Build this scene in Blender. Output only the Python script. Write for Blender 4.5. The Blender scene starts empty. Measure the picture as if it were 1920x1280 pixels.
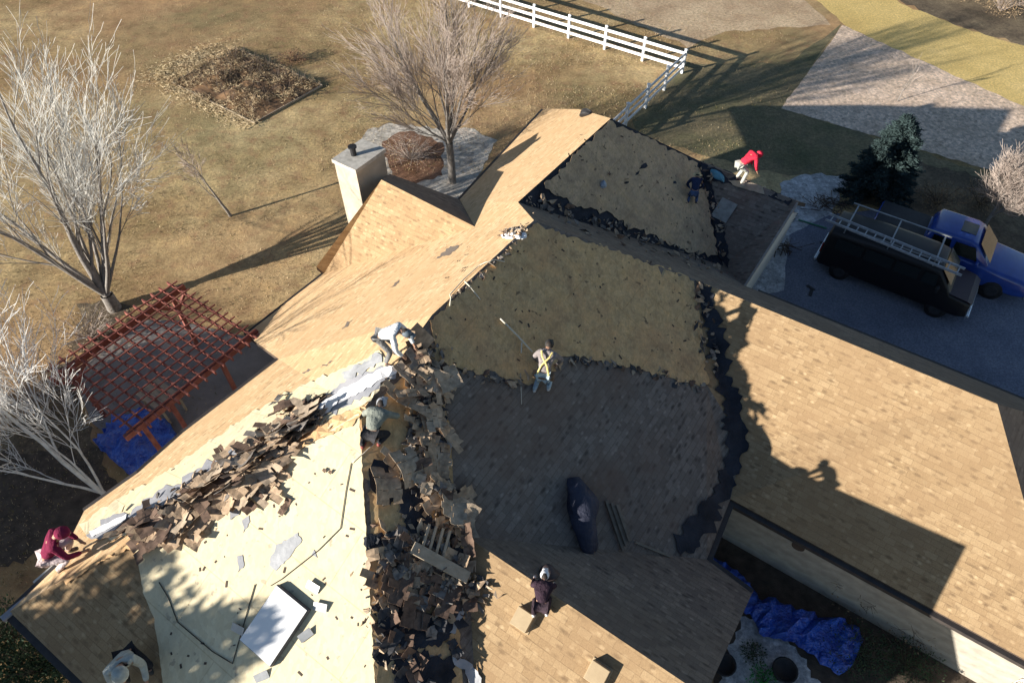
import bpy, bmesh, math, random
from mathutils import Vector, Matrix, noise
from mathutils.bvhtree import BVHTree
from mathutils.geometry import delaunay_2d_cdt
random.seed(7)
S = bpy.context.scene
C = S.collection
R = math.radians

# ---------------------------------------------------------------- camera, sky, sun, exposure
F, YH, H = 1281.0, -847.0, 19.0
TH = math.atan((640 - YH) / F)
ct, st = math.cos(TH), math.sin(TH)
cd = bpy.data.cameras.new('camera'); cam = bpy.data.objects.new('camera', cd); C.objects.link(cam)
cam.location = (0, 0, H); cam.rotation_euler = (math.pi/2 - TH, 0, 0)
cd.sensor_width = 36; cd.lens = F / 1920 * 36; cd.clip_end = 2000; cd.clip_start = 0.1
S.camera = cam
SUN_EL = 14.2
DA = Vector((0.5658, 0.8245, 0)); DB = Vector((0.8245, -0.5658, 0))      # the house axes: a = along main ridge, b = along garage ridge
az = R(28.5)
sdir = DA*math.cos(az) + DB*math.sin(az)                                 # direction shadows fall
w = bpy.data.worlds.new('World'); S.world = w; w.use_nodes = True
nt = w.node_tree; bg = nt.nodes['Background']
sky = nt.nodes.new('ShaderNodeTexSky'); sky.sky_type = 'NISHITA'; sky.sun_disc = False
sky.sun_elevation = R(SUN_EL); tosun = -sdir
sky.sun_rotation = math.atan2(tosun.x, tosun.y)
sky.altitude = 1600; sky.air_density = 1.0; sky.dust_density = 0.3
nt.links.new(sky.outputs[0], bg.inputs[0]); bg.inputs[1].default_value = 0.057
sl = bpy.data.lights.new('sun', 'SUN'); sl.energy = 5.0; sl.angle = R(0.5); sl.color = (1.0, 0.93, 0.82)
so = bpy.data.objects.new('sun', sl); C.objects.link(so)
dv = Vector((sdir.x*math.cos(R(SUN_EL)), sdir.y*math.cos(R(SUN_EL)), -math.sin(R(SUN_EL))))
so.rotation_euler = dv.to_track_quat('-Z', 'Y').to_euler(); so.location = (-30, -10, 30)
S.view_settings.view_transform = 'Standard'; S.view_settings.look = 'None'
S.view_settings.gamma = 1; S.view_settings.exposure = 1.08

# ---------------------------------------------------------------- helpers
def ray(px, py):
    u, v = px-960, py-640
    return Vector((u, F*ct - v*st, -(F*st + v*ct)))
def at(px, py, z=0.0):
    r = ray(px, py); t = (z-H)/r.z
    return Vector((r.x*t, r.y*t, z))
def W(a, b, z): return DA*a + DB*b + Vector((0, 0, z))
def ab(p): return p.dot(DA), p.dot(DB)

def tag(o, label=None, cat=None, group=None, kind=None):
    if label: o['label'] = label
    if cat: o['category'] = cat
    if group: o['group'] = group
    if kind: o['kind'] = kind
    return o
def mk(name, verts, faces, mat, parent=None, smooth=False, uvs=None, mids=None):
    me = bpy.data.meshes.new(name)
    me.from_pydata([tuple(v) for v in verts], [], faces)
    for m in (mat if isinstance(mat, list) else [mat]): me.materials.append(m)
    if mids:
        for p, i in zip(me.polygons, mids): p.material_index = i
    if smooth: me.polygons.foreach_set('use_smooth', [True]*len(me.polygons))
    if uvs:
        l = me.uv_layers.new(name='UVMap')
        for lp in me.loops: l.data[lp.index].uv = uvs[lp.vertex_index]
    me.update()
    o = bpy.data.objects.new(name, me); C.objects.link(o)
    if parent:
        o.parent = parent; o.matrix_parent_inverse = Matrix.Translation(-Vector(parent.location)) if parent.type == 'EMPTY' and parent.get('rooted') else Matrix()
    return o
def empty(name, loc=(0,0,0), rz=0):
    o = bpy.data.objects.new(name, None); C.objects.link(o)
    o.location = loc; o.rotation_euler = (0, 0, rz); o.empty_display_size = .2
    return o
class MB:
    def __init__(s): s.v = []; s.f = []; s.m = []
    def add(s, v, f, mi=0):
        n = len(s.v); s.v += [Vector(x) for x in v]; s.f += [tuple(i+n for i in q) for q in f]; s.m += [mi]*len(f)
    def box(s, c, sz, M=None, mi=0):
        vs = [Vector((x*sz[0]/2, y*sz[1]/2, z*sz[2]/2)) for x in (-1,1) for y in (-1,1) for z in (-1,1)]
        if M: vs = [M @ v for v in vs]
        s.add([v+Vector(c) for v in vs], [(0,1,3,2),(4,6,7,5),(0,4,5,1),(2,3,7,6),(0,2,6,4),(1,5,7,3)], mi)
    def bar(s, p, q, wd, ht, up=Vector((0,0,1)), mi=0):
        p, q = Vector(p), Vector(q); d = (q-p).normalized(); x = d.cross(up).normalized(); y = x.cross(d)
        vs = []
        for e in (p, q):
            for sx, sy in ((-1,-1),(1,-1),(1,1),(-1,1)): vs.append(e + x*sx*wd/2 + y*sy*ht/2)
        s.add(vs, [(3,2,1,0),(4,5,6,7),(0,1,5,4),(1,2,6,5),(2,3,7,6),(3,0,4,7)], mi)
    def tube(s, pts, rad, n=6, mi=0, cap=True):
        pts = [Vector(p) for p in pts]; rs = rad if isinstance(rad, (list, tuple)) else [rad]*len(pts)
        rings = []; base = len(s.v); prevx = None
        for i, p in enumerate(pts):
            d = (pts[min(i+1, len(pts)-1)] - pts[max(i-1, 0)])
            d = d.normalized() if d.length > 1e-9 else Vector((0,0,1))
            x = d.cross(Vector((0,0,1))) if abs(d.z) < .95 else d.cross(Vector((1,0,0)))
            if prevx is not None:
                x2 = prevx - d*prevx.dot(d)
                if x2.length > 1e-4: x = x2
            x.normalize(); y = d.cross(x); prevx = x
            for k in range(n):
                t = 2*math.pi*k/n; s.v.append(p + (x*math.cos(t) + y*math.sin(t))*rs[i])
        for i in range(len(pts)-1):
            for k in range(n):
                a = base+i*n+k; b = base+i*n+(k+1) % n
                s.f.append((a, b, b+n, a+n)); s.m.append(mi)
        if cap:
            s.f.append(tuple(base+k for k in range(n))[::-1]); s.m.append(mi)
            s.f.append(tuple(base+(len(pts)-1)*n+k for k in range(n))); s.m.append(mi)
    def ball(s, c, r, nu=10, nv=7, mi=0):
        c = Vector(c); r = Vector(r) if not isinstance(r, (int, float)) else Vector((r, r, r))
        vs = [c+Vector((0,0,r.z))]
        for i in range(1, nv):
            t = math.pi*i/nv
            for k in range(nu):
                q = 2*math.pi*k/nu; vs.append(c+Vector((r.x*math.sin(t)*math.cos(q), r.y*math.sin(t)*math.sin(q), r.z*math.cos(t))))
        vs.append(c-Vector((0,0,r.z))); fs = []
        for k in range(nu): fs.append((0, 1+k, 1+(k+1) % nu))
        for i in range(nv-2):
            for k in range(nu):
                a = 1+i*nu+k; b = 1+i*nu+(k+1) % nu; fs.append((a, a+nu, b+nu, b))
        L = len(vs)-1
        for k in range(nu): fs.append((L, L-nu+(k+1) % nu, L-nu+k))
        s.add(vs, fs, mi)
    def build(s, name, mat, parent=None, smooth=False): return mk(name, s.v, s.f, mat, parent, smooth, mids=s.m if isinstance(mat, list) else None)
def bevel(o, wd=.01, seg=2):
    m = o.modifiers.new('Bevel', 'BEVEL'); m.width = wd; m.segments = seg; m.limit_method = 'ANGLE'; return o

# ---------------------------------------------------------------- materials
def base_mat(name, rough=.8, metal=0, spec=.3):
    m = bpy.data.materials.new(name); m.use_nodes = True
    b = m.node_tree.nodes['Principled BSDF']; b.inputs['Roughness'].default_value = rough; b.inputs['Metallic'].default_value = metal
    b.inputs['Specular IOR Level'].default_value = spec
    return m, m.node_tree, b
def N(t, typ, **kw):
    n = t.nodes.new(typ)
    for k, v in kw.items():
        if k in n.inputs: n.inputs[k].default_value = v
        else: setattr(n, k, v)
    return n
def ramp(t, fac, stops):
    r = t.nodes.new('ShaderNodeValToRGB'); e = r.color_ramp.elements
    while len(e) < len(stops): e.new(.5)
    for i, (p, c) in enumerate(stops): e[i].position = p; e[i].color = (*c, 1)
    t.links.new(fac, r.inputs[0]); return r.outputs[0]
def mixc(t, fac, a, b, mode='MIX'):
    m = t.nodes.new('ShaderNodeMix'); m.data_type = 'RGBA'; m.blend_type = mode
    for s_, v in ((0, fac), (6, a), (7, b)):
        if hasattr(v, 'links'): t.links.new(v, m.inputs[s_])
        else: m.inputs[s_].default_value = v if s_ == 0 else (*v, 1)
    return m.outputs[2]
def coords(t, kind='Object', scale=None):
    tc = t.nodes.new('ShaderNodeTexCoord'); o = tc.outputs[kind]
    if scale:
        mp = t.nodes.new('ShaderNodeMapping'); mp.inputs['Scale'].default_value = scale; t.links.new(o, mp.inputs[0]); o = mp.outputs[0]
    return o
def noisef(t, vec, scale, detail=4, rough=.6):
    n = N(t, 'ShaderNodeTexNoise', Scale=scale, Detail=detail, Roughness=rough); t.links.new(vec, n.inputs['Vector']); return n.outputs['Fac']
def bump(t, b, h, strength=.4, dist=.02):
    n = N(t, 'ShaderNodeBump', Strength=strength, Distance=dist); t.links.new(h, n.inputs['Height']); t.links.new(n.outputs[0], b.inputs['Normal'])
def noisy(name, c1, c2, scale=3, rough=.85, metal=0, bs=.3, bscale=None, detail=5, c3=None, spec=.3, bdist=.02):
    m, t, b = base_mat(name, rough, metal, spec); v = coords(t)
    f = noisef(t, v, scale, detail)
    col = ramp(t, f, [(.3, c1), (.5, c3 or tuple((x+y)/2 for x, y in zip(c1, c2))), (.7, c2)])
    t.links.new(col, b.inputs['Base Color'])
    if bs: bump(t, b, noisef(t, v, bscale or scale*6, 4), bs, bdist)
    return m
def shingle(name, tones, grime, gap):
    m, t, b = base_mat(name, .92, 0, .2)
    uv = coords(t, 'UV')
    nz = N(t, 'ShaderNodeTexNoise', Scale=1.3, Detail=2); t.links.new(uv, nz.inputs['Vector'])
    va = N(t, 'ShaderNodeVectorMath', operation='MULTIPLY_ADD'); va.inputs[1].default_value = (.03, .03, 0)
    t.links.new(nz.outputs['Color'], va.inputs[0]); t.links.new(uv, va.inputs[2])
    def br(wd, ht, c1, c2, mor, ms, off=.5, freq=2, sq=1.0):
        n = N(t, 'ShaderNodeTexBrick', **{'Scale': 1, 'Brick Width': wd, 'Row Height': ht, 'Mortar Size': ms, 'Mortar Smooth': .2, 'Bias': 0})
        n.offset = off; n.offset_frequency = freq; n.squash = sq
        n.inputs['Color1'].default_value = (*c1, 1); n.inputs['Color2'].default_value = (*c2, 1); n.inputs['Mortar'].default_value = (*mor, 1)
        t.links.new(va.outputs[0], n.inputs['Vector']); return n
    A = br(.27, .15, tones[0], tones[1], tuple(.25*g+.75*q for g, q in zip(gap, tones[0])), .008, .37, 2)
    B_ = br(.27, .15, (0, 0, 0), (1, 1, 1), (.5, .5, .5), .0, .37, 2)
    f = B_.outputs['Color']
    c = mixc(t, ramp(t, f, [(.45, (0,0,0)), (1, (.32,.32,.32))]), A.outputs['Color'], tones[2])
    c = mixc(t, ramp(t, f, [(0.0, (.28,.28,.28)), (.5, (0,0,0))]), c, tones[3])
    def spots(sc, seed, r0, r1, lo, col, c, k):
        n = N(t, 'ShaderNodeTexVoronoi', Scale=1.0, Randomness=.75); mp_ = N(t, 'ShaderNodeMapping'); mp_.inputs['Scale'].default_value = (*sc, 1); mp_.inputs['Location'].default_value = (seed, seed*1.7, 0)
        t.links.new(va.outputs[0], mp_.inputs[0]); t.links.new(mp_.outputs[0], n.inputs['Vector'])
        m1 = ramp(t, n.outputs['Distance'], [(r0, (1,1,1)), (r1, (0,0,0))]); m2 = ramp(t, n.outputs['Color'], [(lo, (0,0,0)), (lo+.08, (1,1,1))])
        m3_ = mixc(t, 1, m1, m2, 'MULTIPLY'); m3_ = mixc(t, 1, m3_, (k,k,k), 'MULTIPLY')
        return mixc(t, m3_, c, col)
    dk = tuple(.55*g+.45*q for g, q in zip(gap, tones[3])); li = tuple(min(1, q*1.28) for q in tones[2])
    c = spots((3.0, 7.0), 3.1, .14, .38, .25, dk, c, .95)  # dark dashes here and below paint the small shadows of tabs
    c = spots((4.2, 6.6), 7.7, .10, .32, .40, li, c, .75)
    c = spots((1.2, 6.8), 1.3, .10, .30, .55, dk, c, .70)
    rw = N(t, 'ShaderNodeTexBrick', **{'Scale': 1, 'Brick Width': 40.0, 'Row Height': .15, 'Mortar Size': .014, 'Mortar Smooth': .6}); t.links.new(va.outputs[0], rw.inputs['Vector'])
    rmask = mixc(t, 1, rw.outputs['Fac'], ramp(t, noisef(t, va.outputs[0], 2.2, 3, .6), [(.40, (0,0,0)), (.62, (.42,.42,.42))]), 'MULTIPLY'); c = mixc(t, rmask, c, dk)  # course lines: the shadow along each row, painted dark
    fine = noisef(t, coords(t), 38, 4, .8)
    c = mixc(t, .85, c, ramp(t, fine, [(.25, (.66,.66,.66)), (.75, (1.3,1.3,1.3))]), 'MULTIPLY')
    big = noisef(t, coords(t), .55, 4, .65)
    dsh = N(t, 'ShaderNodeTexVoronoi', Scale=1.0, Randomness=.55); mpd = N(t, 'ShaderNodeMapping'); mpd.inputs['Scale'].default_value = (3.4, 5.6, 1); t.links.new(uv, mpd.inputs[0]); t.links.new(mpd.outputs[0], dsh.inputs['Vector'])
    spot = ramp(t, dsh.outputs['Distance'], [(.10, (1,1,1)), (.30, (0,0,0))])
    c = mixc(t, mixc(t, .5, spot, (0,0,0)), c, mixc(t, ramp(t, dsh.outputs['Color'], [(.45, (0,0,0)), (.55, (1,1,1))]), tuple(g*.75 for g in gap), tuple(min(1, q*1.3) for q in tones[2])))
    c = mixc(t, ramp(t, big, [(.42, (0,0,0)), (.70, (.75,.75,.75))]), c, grime)
    t.links.new(c, b.inputs['Base Color'])
    hh = mixc(t, .55, A.outputs['Color'], f); bw = t.nodes.new('ShaderNodeRGBToBW'); t.links.new(hh, bw.inputs[0])
    ad = N(t, 'ShaderNodeMath', operation='MULTIPLY_ADD'); ad.inputs[1].default_value = .35; t.links.new(fine, ad.inputs[0]); t.links.new(bw.outputs[0], ad.inputs[2])
    bump(t, b, ad.outputs[0], .55, .018)
    return m
TAN = [(.44,.31,.20), (.50,.36,.24), (.57,.43,.29), (.36,.245,.155)]
M = {}
sc_ = lambda k, T: [tuple(min(1, q*k) for q in c_) for c_ in T]
M['shingle_main'] = shingle('pinkish_tan_shingle', [(.62,.425,.235), (.69,.485,.28), (.76,.56,.345), (.54,.35,.185)], (.60,.40,.22), (.34,.22,.13))  # tan brightened in the colour to offset the grazing sun
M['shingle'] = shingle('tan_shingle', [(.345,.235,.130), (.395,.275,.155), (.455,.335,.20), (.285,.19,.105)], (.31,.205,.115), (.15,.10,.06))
M['shingle_shade_gouge'] = shingle('shade_gouge_shingle', [(.20,.17,.145),(.24,.205,.175),(.29,.25,.215),(.15,.127,.11)], (.18,.125,.095), (.05,.042,.038))  # same shingle, colour darkened for slopes in shade; gouges use it too
M['shingle_shade'] = shingle('shade_side_shingle', [(.20,.16,.13),(.25,.20,.155),(.30,.245,.19),(.15,.12,.10)], (.17,.13,.10), (.06,.05,.04))  # tan shingle with shade put into its colour, for slopes facing away
def osb(name, ca, cb, cc, dots, bl=.9):
    m, t, b = base_mat(name, .8); v = coords(t)
    vo = N(t, 'ShaderNodeTexVoronoi', Scale=14); mp = N(t, 'ShaderNodeMapping'); mp.inputs['Scale'].default_value = (1, .45, 1); mp.inputs['Rotation'].default_value = (0,0,.6)
    t.links.new(v, mp.inputs[0]); t.links.new(mp.outputs[0], vo.inputs['Vector'])
    c = ramp(t, vo.outputs['Color'], [(.2, ca), (.8, cb)])
    c = mixc(t, ramp(t, noisef(t, v, .9, 5, .6), [(.48, (0,0,0)), (.75, (.8,.8,.8))]), c, cc)
    c = mixc(t, ramp(t, noisef(t, v, 5.5, 3, .5), [(.66, (0,0,0)), (.70, (.85,.85,.85))]), c, dots)
    blo = noisef(t, v, 2.2, 6, .75); c = mixc(t, bl, c, ramp(t, blo, [(.30, (.66,.66,.70)), (.5, (1,1,1)), (.70, (1.25,1.20,1.08))]), 'MULTIPLY')
    fi = noisef(t, mp.outputs[0], 26, 5, .8); c = mixc(t, bl*.9, c, ramp(t, fi, [(.30, (.70,.70,.70)), (.7, (1.2,1.2,1.2))]), 'MULTIPLY')
    # seams between the 1.2 m x 2.4 m sheets, laid square to the house
    mp2 = N(t, 'ShaderNodeMapping'); mp2.inputs['Rotation'].default_value = (0, 0, R(34.4)); t.links.new(v, mp2.inputs[0])
    bk = N(t, 'ShaderNodeTexBrick', **{'Scale': 1, 'Brick Width': 2.3, 'Row Height': 1.08, 'Mortar Size': .012, 'Mortar Smooth': .3}); bk.offset = .5
    bk.inputs['Color1'].default_value = (1,1,1,1); bk.inputs['Color2'].default_value = (.96,.96,.96,1); bk.inputs['Mortar'].default_value = (.80,.76,.70,1)
    t.links.new(mp2.outputs[0], bk.inputs['Vector'])
    c = mixc(t, .8, c, bk.outputs['Color'], 'MULTIPLY')
    t.links.new(c, b.inputs['Base Color']); bump(t, b, noisef(t, v, 60, 3), .25, .006); return m
M['osb'] = osb('fresh_sheathing', (.72,.62,.41), (.80,.71,.49), (.76,.63,.40), (.5,.42,.3), .25)
M['osb_old'] = osb('weathered_sheathing', (.58,.385,.19), (.69,.475,.245), (.66,.38,.185), (.20,.14,.08))
M['osb_grey'] = osb('grey_weathered_sheathing', (.52,.37,.225), (.61,.435,.275), (.50,.34,.20), (.16,.12,.08))
M['ply'] = noisy('raw_plywood', (.55,.33,.16), (.75,.50,.27), 2.5, bs=.3, bscale=30)
M['felt'] = noisy('black_felt', (.012,.014,.02), (.04,.045,.06), 2, rough=.85, bs=.6, bscale=12, bdist=.05)
M['feltgrey'] = noisy('grey_underlayment', (.30,.31,.33), (.50,.51,.53), 3, rough=.6, bs=.5, bscale=8)
M['felt_lit'] = noisy('pale_underlayment', (.25,.26,.29), (.42,.42,.45), 2, rough=.6, bs=.3)
M['silver'] = noisy('bright_flashing', (.80,.80,.82), (.92,.92,.94), 4, rough=.4, metal=.0, bs=.4)
M['fascia'] = noisy('dark_fascia', (.07,.05,.04), (.11,.08,.06), 4)
M['gutter'] = noisy('dark_gutter', (.04,.035,.035), (.07,.06,.055), 4, rough=.5)
M['stucco'] = noisy('cream_stucco', (.40,.345,.27), (.54,.475,.385), 2.0, bs=.5, bscale=60)
M['siding'] = noisy('cream_siding', (.66,.62,.55), (.78,.74,.66), 1.5, bs=.2)
def wall_mat():
    m, t, b = base_mat('shade_toned_cream_wall', .8); v = coords(t)
    wv = N(t, 'ShaderNodeTexWave', Scale=.9, Distortion=6, Detail=4); wv.wave_type = 'BANDS'; wv.bands_direction = 'Z'; t.links.new(v, wv.inputs['Vector']); wv.inputs['Detail Scale'].default_value = 2
    c = mixc(t, ramp(t, noisef(t, v, 3, 5), [(.3,(0,0,0)),(.7,(1,1,1))]), (.34,.31,.26), (.48,.44,.37))  # cream wall coloured grey-brown so that it reads as shaded
    c = mixc(t, .35, c, ramp(t, wv.outputs['Fac'], [(.2,(.7,.7,.7)),(.8,(1,1,1))]), 'MULTIPLY')
    t.links.new(c, b.inputs['Base Color']); bump(t, b, wv.outputs['Fac'], .3, .02); return m
M['wall'] = wall_mat()
M['metal'] = noisy('grey_metal', (.30,.31,.32), (.42,.43,.44), 4, rough=.45, metal=.6, bs=.1)
M['black'] = noisy('black_rubber', (.015,.015,.017), (.03,.03,.033), 6, rough=.6)
M['white'] = noisy('white_vinyl', (.82,.83,.85), (.90,.91,.92), 2, rough=.45, bs=.1)
M['vent'] = noisy('tan_vent_metal', (.36,.27,.165), (.43,.33,.205), 4, rough=.6, bs=.1)
M['rope'] = noisy('pale_rope', (.62,.56,.44), (.75,.70,.58), 30)
M['redwood'] = noisy('red_brown_stain', (.18,.05,.04), (.34,.13,.10), 5, rough=.7, bs=.3)
M['bark'] = noisy('grey_bark', (.17,.15,.135), (.30,.28,.26), 9, bs=.8, bscale=30)
M['twig'] = noisy('pale_twig', (.46,.45,.42), (.74,.73,.69), 6, bs=0)
M['twig_brown'] = noisy('brown_twig', (.30,.24,.21), (.46,.39,.34), 6, bs=0)
M['birch'] = noisy('white_bark', (.52,.51,.49), (.84,.83,.80), 5, bs=.5, c3=(.72,.71,.69))
M['dark_twig'] = noisy('dark_twig', (.07,.05,.04), (.13,.10,.08), 6, bs=0)
M['needle'] = noisy('blue_green_needles', (.016,.032,.034), (.05,.08,.08), 7, bs=0)
M['leaf'] = noisy('evergreen_leaf', (.03,.06,.035), (.09,.13,.06), 5, bs=0)
M['olive'] = noisy('olive_leaf', (.10,.14,.03), (.20,.24,.06), 5, bs=0)
M['deadleaf'] = noisy('dead_brush', (.20,.13,.07), (.42,.31,.19), 5, bs=0)
M['straw'] = noisy('straw', (.38,.29,.17), (.62,.51,.33), 3, bs=0)
M['tarp'] = noisy('blue_tarp', (.008,.04,.36), (.03,.14,.65), 4, rough=.28, bs=1, bscale=2.2, bdist=.35, spec=.9)
M['concrete'] = noisy('concrete', (.20,.18,.17), (.30,.27,.25), 1.2, bs=.3, bscale=50)
M['earth'] = noisy('dark_soil', (.05,.038,.03), (.13,.10,.075), 3, bs=.8)
M['timber'] = noisy('grey_timber', (.36,.29,.21), (.52,.43,.32), 6, bs=.4)
M['bag'] = noisy('dark_plastic_roll', (.02,.024,.045), (.05,.055,.085), 3, rough=.65, bs=.8, bscale=6, bdist=.06, spec=.3)
def flat(name, c, rough=.6, metal=0, spec=.4, var=.25): return noisy(name, tuple(x*(1-var) for x in c), tuple(min(1, x*(1+var)) for x in c), 6, rough=rough, metal=metal, bs=.15, spec=spec)

# ---------------------------------------------------------------- ground
def ground_mat(name, cols, sc=.12, fine=7, speck=None, b_=.6):
    m, t, b = base_mat(name, .95, 0, .1); v = coords(t)
    big = noisef(t, v, sc, 7, .68)
    c = ramp(t, big, [(.32, cols[0]), (.44, cols[1]), (.55, cols[2]), (.68, cols[3])])
    f2 = noisef(t, v, fine, 8, .82)
    c = mixc(t, 1, c, ramp(t, f2, [(.30, (.40,.38,.36)), (.5, (1,1,1)), (.70, (1.6,1.55,1.45))]), 'MULTIPLY')
    if name == 'dry_grass':
        lg = noisef(t, v, .055, 3, .5); c = mixc(t, ramp(t, lg, [(.44, (0,0,0)), (.60, (.65,.65,.65))]), c, (.40,.24,.13))
        lg2 = noisef(t, v, .085, 4, .6); c = mixc(t, ramp(t, lg2, [(.50, (0,0,0)), (.66, (.6,.6,.6))]), c, (.22,.20,.10))
        lg3 = noisef(t, v, .9, 5, .7); c = mixc(t, .85, c, ramp(t, lg3, [(.32, (.66,.64,.62)), (.5, (1,1,1)), (.68, (1.3,1.26,1.18))]), 'MULTIPLY')
    f3 = noisef(t, v, fine*.22, 5, .6)
    c = mixc(t, ramp(t, f3, [(.50, (0,0,0)), (.72, (.7,.7,.7))]), c, cols[4])
    if speck:
        vo = N(t, 'ShaderNodeTexVoronoi', Scale=speck[0]); t.links.new(v, vo.inputs['Vector'])
        c = mixc(t, ramp(t, vo.outputs['Distance'], [(.0, (1,1,1)), (.35, (0,0,0))]), c, speck[1])
        c = mixc(t, .75, c, ramp(t, vo.outputs['Color'], [(0, (.55,.55,.55)), (1, (1.35,1.35,1.35))]), 'MULTIPLY')
    t.links.new(c, b.inputs['Base Color']); bump(t, b, f2, b_, .06); return m
M['grass'] = ground_mat('dry_grass', [(.20,.165,.075), (.36,.255,.13), (.50,.375,.20), (.68,.53,.30), (.33,.19,.11)])
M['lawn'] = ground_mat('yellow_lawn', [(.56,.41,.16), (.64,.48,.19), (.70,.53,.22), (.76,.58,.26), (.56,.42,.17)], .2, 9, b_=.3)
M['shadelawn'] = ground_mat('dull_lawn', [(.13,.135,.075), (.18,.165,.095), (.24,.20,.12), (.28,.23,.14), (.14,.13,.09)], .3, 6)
M['field'] = ground_mat('brown_field', [(.40,.29,.19), (.48,.36,.24), (.56,.43,.29), (.62,.49,.33), (.42,.28,.18)], .3, 6)
M['gravel'] = ground_mat('pale_gravel', [(.60,.47,.36), (.68,.53,.41), (.74,.58,.46), (.80,.64,.51), (.58,.44,.33)], .4, 5, (7, (.6,.52,.45)))
M['whitegravel'] = ground_mat('white_gravel', [(.36,.37,.39), (.46,.47,.49), (.55,.56,.58), (.62,.63,.65), (.36,.37,.38)], .6, 8, (5, (.75,.76,.78)))
M['drive'] = ground_mat('driveway', [(.15,.165,.21), (.18,.195,.25), (.21,.225,.28), (.235,.25,.30), (.155,.17,.225)], .5, 14, b_=.2)
M['mulch'] = ground_mat('leaf_mulch', [(.14,.075,.045), (.20,.11,.07), (.26,.15,.10), (.30,.19,.13), (.12,.07,.05)], .8, 8)
M['flag'] = ground_mat('pale_stone_chips', [(.42,.38,.33), (.50,.46,.40), (.58,.53,.46), (.62,.57,.50), (.36,.31,.27)], .8, 5, (4, (.7,.66,.6)))
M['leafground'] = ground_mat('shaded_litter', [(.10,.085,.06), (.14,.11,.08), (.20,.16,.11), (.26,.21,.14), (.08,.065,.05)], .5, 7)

def jagged(poly, amp, step, seed=0, closed=True):
    rnd = random.Random(seed); out = []; n = len(poly)
    for i in range(n):
        p, q = poly[i], poly[(i+1) % n]; L = math.hypot(q[0]-p[0], q[1]-p[1]); k = max(1, int(L/step))
        nx, ny = -(q[1]-p[1])/max(L, 1e-6), (q[0]-p[0])/max(L, 1e-6)
        for j in range(k):
            t = j/k; d = rnd.gauss(0, amp) if amp else 0
            out.append((p[0]+(q[0]-p[0])*t+nx*d, p[1]+(q[1]-p[1])*t+ny*d))
    return out
def tess(poly, grid):
    vs = [Vector(p) for p in poly]; n = len(vs)
    xs = [p[0] for p in poly]; ys = [p[1] for p in poly]
    if grid:
        x = min(xs)+grid/2
        while x < max(xs):
            y = min(ys)+grid/2
            while y < max(ys): vs.append(Vector((x, y))); y += grid
            x += grid
    v, e, f, *_ = delaunay_2d_cdt(vs, [], [list(range(n))], 1 if not grid else 1, .02)
    return v, f
def gpatch(name, poly, z, mat, amp=0, step=14, label=None, seed=1, kind='structure'):
    P = jagged(poly, amp, step, seed)
    me_v, me_f = tess(P, 0)
    o = mk(name, [at(p.x, p.y, z) for p in me_v], [tuple(reversed(f)) if False else tuple(f) for f in me_f], mat)
    tag(o, label, None, None, kind); return o
gm = [(-200,-60),(200,-60),(200,260),(-200,260)]
g = mk('ground', [(x, y, 0) for x, y in gm], [(0,1,2,3)], M['grass']); tag(g, kind='structure', label='patchy dry winter grass around the house')
gpatch('field', [(1000,-40),(1290,90),(1340,60),(1560,45),(1430,-60)], .004, M['field'], 3, 20)
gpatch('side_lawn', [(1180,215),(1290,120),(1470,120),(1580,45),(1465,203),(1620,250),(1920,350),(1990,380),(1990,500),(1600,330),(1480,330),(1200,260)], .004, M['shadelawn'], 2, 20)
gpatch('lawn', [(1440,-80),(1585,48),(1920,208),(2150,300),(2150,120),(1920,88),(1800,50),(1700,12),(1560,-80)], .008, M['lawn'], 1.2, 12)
gpatch('gravel_plot', [(1580,48),(1465,203),(1920,338),(2200,420),(2200,325)], .012, M['gravel'], .8, 10)
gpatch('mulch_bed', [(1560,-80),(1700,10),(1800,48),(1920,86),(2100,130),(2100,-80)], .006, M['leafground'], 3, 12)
gpatch('white_gravel', [(1470,335),(1520,328),(1600,330),(1560,400),(1640,420),(1700,470),(1560,560),(1480,620),(1400,560),(1440,450)], .010, M['whitegravel'], 3, 10)
gpatch('driveway', [(1660,392),(1560,400),(1480,440),(1470,545),(1400,560),(1420,700),(2100,960),(2100,520),(1900,470)], .014, M['drive'], 1, 14)
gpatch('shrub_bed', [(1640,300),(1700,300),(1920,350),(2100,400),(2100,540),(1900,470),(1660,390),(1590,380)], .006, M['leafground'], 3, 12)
gpatch('courtyard_ground', [(1240,960),(1400,900),(1500,1000),(1700,1160),(2000,1400),(1350,1400),(1330,1200)], .006, M['earth'], 0)
gpatch('lawn_shade_soil', [(-60,845),(60,850),(130,840),(200,880),(240,930),(200,990),(120,1015),(40,1050),(-60,1090)], .008, M['earth'], 5, 12)  # dark soil tone laid to deepen the evergreen's shade on the lawn
gpatch('courtyard_gravel', [(1400,1150),(1470,1190),(1540,1280),(1600,1400),(1330,1400),(1350,1260)], .010, M['whitegravel'], 4, 10)
gpatch('patio', [(140,700),(250,600),(330,600),(500,640),(640,720),(420,880),(300,900),(170,790)], .008, M['concrete'], 0)
gpatch('chip_ring', [(665,270),(690,245),(740,232),(800,240),(880,238),(930,262),(915,300),(880,360),(860,420),(700,380),(720,330),(680,300)], .008, M['flag'], 3, 9)
gpatch('chip_bed', [(715,262),(760,247),(800,255),(835,275),(830,330),(780,345),(735,330),(722,290)], .012, M['mulch'], 3, 8)
gpatch('tree_ring', [(160,560),(240,570),(200,640),(120,680),(60,760),(-40,860),(200,880),(130,700)], .006, M['leafground'], 6, 12)

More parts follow.
